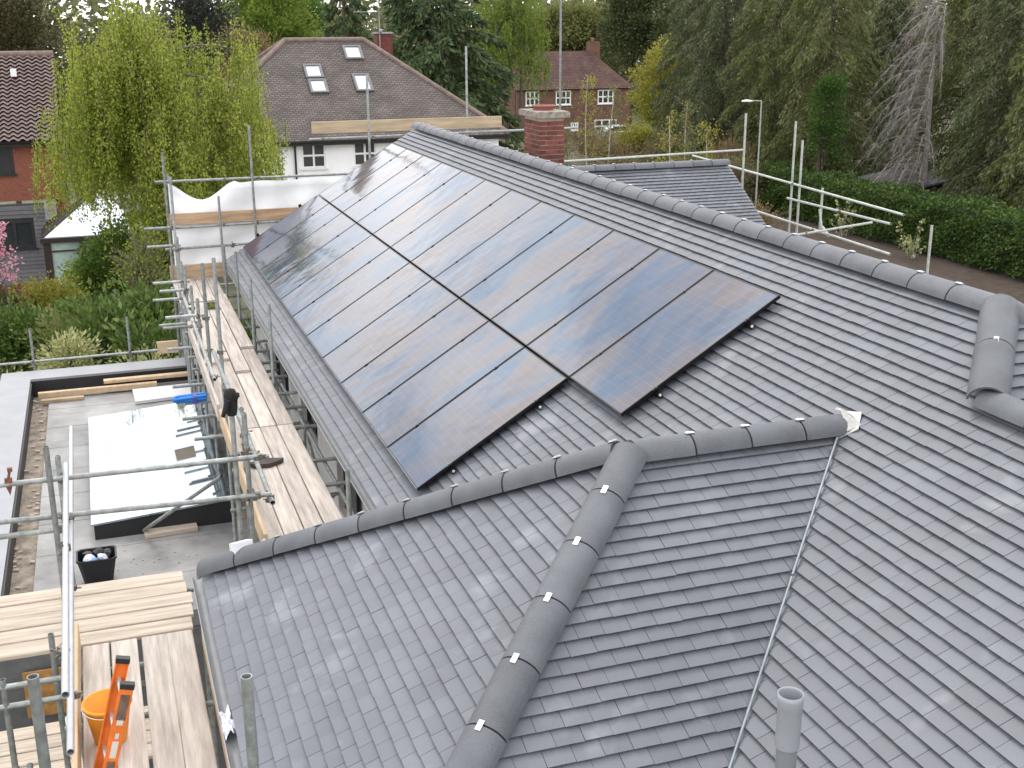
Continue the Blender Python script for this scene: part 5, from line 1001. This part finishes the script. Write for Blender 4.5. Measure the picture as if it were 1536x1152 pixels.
# thin young birches and brown undergrowth across the drive
for k, (x, y, zt, l_) in enumerate(((24.3, 62, -3.6, 'thin young birch just right of the chimney'), (25.4, 60, -3.0, 'young white stemmed birch in front of the cottage'), (26.6, 60.5, -3.6, 'young birch in front of the parked car'), (25.3, 50.5, -4.3, 'young birch above the small front ridge'), (26.3, 50, -3.7, 'tall young birch with white stem near the rail corner'), (28.3, 52, -5.0, 'young birch nearest the street lamp'))):
    g = ground_z(y); t = thing('young_birch', l_, 'tree', (x, y, g), 'young birches across the drive'); lean = random.uniform(-.6, .6); segs = curve_segs((x, y, g), (x + lean, y, zt), .06, .015, n=7); A = []; B_ = []
    for i in range(60):
        a = random.uniform(.3, 1); p = np.array([x + lean * a, y, g + (zt - g) * a]); q = p + np.array([random.uniform(-.9, .9), random.uniform(-.7, .7), random.uniform(.2, 1.0)]) * (1.25 - a * .7); A.append(p); B_.append(q)
    A, B_ = np.array(A), np.array(B_); limbs('trunk', segs, BARKW, t); twigs('twigs', A, B_, .012, TWIGB, t)
    i = RNG.integers(0, 60, 800); u = RNG.uniform(.3, 1.1, (800, 1)); P = A[i] + (B_[i] - A[i]) * u + RNG.normal(0, .09, (800, 3)); leaves('crown', P, RNG.normal(0, 1, (800, 3)), .1, .075, L_YEL if k % 2 else L_PALE, t)
for k, (x, y, zt, r, l_) in enumerate(((23.5, 58, -7.2, 1.6, 'brown twiggy bush right behind the chimney'), (26.2, 57, -7.6, 1.7, 'brown twiggy bush below the parked car'), (29.0, 57, -7.0, 1.9, 'brown twiggy bush left of the rail corner'), (31.2, 55, -6.6, 1.8, 'brown twiggy bush by the pointed yellow tree'), (33.0, 58.5, -6.2, 2.0, 'tall brown thicket at the foot of the street lamp'), (27.5, 47, -8.0, 1.4, 'low brown bush behind the small front ridge'), (33.0, 66, -6.4, 2.4, 'brown thicket left of the street lamp'), (31.5, 72, -7.2, 2.4, 'twiggy thicket in front of the pointed yellow tree'), (33.5, 84, -7.6, 2.6, 'tall tangled thicket in front of the cottage wall'), (37.5, 88, -7.9, 2.4, 'tangled thicket between cottage and parked car'), (30.0, 80, -8.0, 2.2, 'tangled thicket under the willow'))):
    broadleaf('thicket', l_, x, y, zt, r, L_BROWN if k % 3 else L_PALE, k=50, per=26, ln=.12, wd=.085, cr=.5, zb=ground_z(y) + .1, cat='bush', twig=1300, bark=TWIGB, trunk_r=.05)
for x, y, l_ in ((40.5, 93, 'low clipped hedge left of the parked car'), (44.5, 93.5, 'low clipped hedge hiding the wheels of the parked car')):
    g = ground_z(y); t = thing('low_hedge', l_, 'hedge', (x, y, g)); P = np.stack([RNG.uniform(x - 2.1, x + 2.1, 5000), RNG.uniform(y - .6, y + .6, 5000), g + .85 * RNG.uniform(0, 1, 5000) ** .6], 1); leaves('foliage', P, RNG.normal(0, 1, (5000, 3)) + [0, -.5, .5], .2, .15, leaf_mat('leaf_low', (0.05, 0.04, 0.025), (0.11, 0.1, 0.05), None, .2), t)
# laurel hedge along the drive
t = thing('hedge', 'long dark green laurel hedge along the drive below the conifers', 'hedge', (33.4, 42, GZ)); b = MB()
for k in range(24): y = 16 + 2.15 * k; h = 2.3 - .012 * (y - 35) + .1 * math.sin(k * 1.7); b.box(32.85, 34.4, y, y + 2.16, GZ, GZ + h - .25)  # solid core boxes, shade inside the hedge put into their dark colour
b.build('dark_core', mat('hedge_inside', (0.02, 0.022, 0.014), .95), t); n = 64000; y = RNG.uniform(17, 67, n); h = 2.3 - .012 * (y - 35) + .12 * np.sin(y * 1.3) + .1 * np.sin(y * 3.7 + 1); w = RNG.uniform(0, 1, n); top = w > .68
bulge = .14 * np.sin(y * 2.1 + 3 * np.sin(y * .7)); X = np.where(top, RNG.uniform(32.6, 34.6, n), 32.55 + np.abs(RNG.normal(0, .13, n)) + bulge * .6); zf = RNG.uniform(.08, 1, n); Z = GZ + np.where(top, h + RNG.normal(0, .09, n), h * zf); X = np.where(top, X, X + .12 * np.sin(zf * 9 + y * 1.9) + .35 * np.clip(zf - .85, 0, 1) * 2)
leaves('foliage', np.stack([X, y, Z], 1), np.where(top[:, None], [0, 0, .7], [-.8, 0, .15]) + RNG.normal(0, .6, (n, 3)), .15, .085, L_HEDGE, t)
for x, y, l_ in ((31.6, 40.6, 'small sprouting stem with pale leaves at the foot of the hedge'), (31.9, 46.2, 'pale leaved sprout behind the lower scaffold rail')):
    t = thing('sprout', l_, 'plant', (x, y, GZ)); A = np.tile([x, y, GZ], (14, 1)) + RNG.normal(0, .1, (14, 3)) * [1, 1, 0]; B_ = A + np.stack([RNG.normal(0, .5, 14), RNG.normal(0, .4, 14), RNG.uniform(.6, 1.7, 14)], 1); twigs('stems', A, B_, .012, TWIG, t); i = RNG.integers(0, 14, 160); P = A[i] + (B_[i] - A[i]) * RNG.uniform(.3, 1.05, (160, 1)); leaves('foliage', P, RNG.normal(0, 1, (160, 3)), .16, .11, L_VAR, t)
# garden on the left
for nm, l_, x, y, zt, r, m_, kw in (
    ('laurel_shrub', 'big glossy laurel filling the garden beside the scaffold', 1.0, 30, -6.45, 1.55, L_LAUREL, dict(k=95, per=130, ln=.2, wd=.09)),
    ('laurel_shrub', 'dark laurel in the middle of the shrub bank', -.45, 31.3, -6.8, 1.5, L_LAUREL, dict(k=90, per=130, ln=.17, wd=.075)),
    ('laurel_shrub', 'dark laurel at the left edge of the shrub bank', -2.2, 32.3, -7.1, 1.5, L_LAUREL, dict(k=90, per=120, ln=.16, wd=.075)),
    ('laurel_shrub', 'laurel seen between the walkway boards and the eaves', 3.4, 29.5, -7.2, 1.4, L_GREEN, dict(k=70, per=120, ln=.15, wd=.08)),
    ('laurel_shrub', 'green shrub below the end of the walkway', 2.9, 26.2, -7.6, .9, L_GREEN, dict(k=50, per=110, ln=.13, wd=.07)),
    ('laurel_shrub', 'tall laurel sprig rising above the shrub bank behind the cream shrub', -.2, 29.2, -6.1, .7, L_LAUREL, dict(k=26, per=70, ln=.2, wd=.085)),
    ('laurel_shrub', 'upright laurel touching the scaffold tubes', .75, 28.0, -6.2, .6, L_LAUREL, dict(k=30, per=80, ln=.2, wd=.085)),
    ('euonymus', 'yellow green bush in the middle of the shrub bank', -1.15, 30.0, -6.75, .75, L_PALE, dict(k=30, per=80, ln=.12, wd=.06)),
    ('berberis', 'orange flecked bush below the birch trunk', 1.2, 33.0, -6.9, .8, L_BROWN, dict(k=34, per=70, ln=.09, wd=.06)),
    ('golden_shrub', 'golden leaved shrub in front of the conservatory', -1.55, 36.2, -7.05, 1.0, L_YEL, dict(k=60, per=110, ln=.1, wd=.07)),
    ('rhododendron', 'brownish green rhododendron beside the patio', -3.0, 36.5, -7.3, 1.05, leaf_mat('leaf_rhodo', (0.09, 0.1, 0.04), (0.2, 0.17, 0.09), None, .25), dict(k=60, per=110, ln=.13, wd=.06)),
    ('mixed_shrub', 'red and green shrub between birch and laurels', .1, 34.2, -7.25, 1.2, L_RED, dict(k=60, per=100, ln=.12, wd=.06)),
    ('photinia', 'red tipped photinia behind the far left of the parapet', -2.45, 27.4, -7.25, .95, L_RED, dict(k=55, per=100, ln=.14, wd=.065)),
    ('variegated_shrub', 'cream variegated shrub behind the parapet, the taller one', -.95, 26.9, -6.35, .62, L_VAR, dict(k=44, per=60, ln=.13, wd=.055, zb=-8.6)),
    ('variegated_shrub', 'cream variegated shrub next to the scaffold tubes', .75, 26.3, -6.65, .85, L_VAR, dict(k=40, per=50, ln=.13, wd=.055)),
    ('variegated_shrub', 'cream variegated shrub at the left edge below the handrail', -2.2, 26.0, -6.95, .5, L_VAR, dict(k=24, per=50, ln=.12, wd=.055)),
    ('willow_sapling', 'small pale leaved sapling in front of the birch trunk', .95, 33.2, -5.2, 1.0, L_BIRCH, dict(k=50, per=34, ln=.09, wd=.06, zb=-8.6, bark=BARK, trunk_r=.05, twig=300)),
    ('hazel_bush', 'fresh green hazel bush half hiding the conservatory', .55, 40.0, -5.9, 1.35, L_GREEN, dict(k=60, per=110, ln=.13, wd=.09)),
    ('elder_bush', 'mid green bush at the near corner of the conservatory', -.6, 40.6, -7.2, .8, L_LIME, dict(k=40, per=90, ln=.12, wd=.08)),
    ('ivy_stem', 'dense ivy clad stem below the birch crown', 1.6, 36.6, -5.6, .9, L_OLIVE, dict(k=60, per=90, ln=.12, wd=.08, zb=-9.4))):
    broadleaf(nm, l_, x, y, zt, r, m_, cat='shrub' if nm != 'willow_sapling' else 'tree', **dict(dict(trunk_r=.06, cr=.3 if 'laurel' not in nm else .44, shell=.35, zb=kw.get('zb', GZ + .15)), **{k: v for k, v in kw.items() if k not in ('zb',)}))
broadleaf('cherry_tree', 'pink blossoming cherry at the left edge', -3.05, 35.2, -4.8, .68, L_PINK, k=30, per=60, ln=.085, wd=.075, cr=.2, zb=-8.0, trunk_r=.07)
gs = thing('garden_shed', 'low grey felt roof half hidden by the variegated shrubs', 'shed', (0, 25.2, GZ)); b = MB(); b.box(-1.5, 1.55, 24.3, 25.4, GZ, -7.05); b.build('wall', mat('shed_wood', (0.1, 0.08, 0.06), .9), gs); b = MB(); b.box(-1.6, 1.65, 24.2, 25.5, -7.04, -6.96); b.build('roof', mat('felt_grey', (0.26, 0.265, 0.29), .8, var=.1), gs)
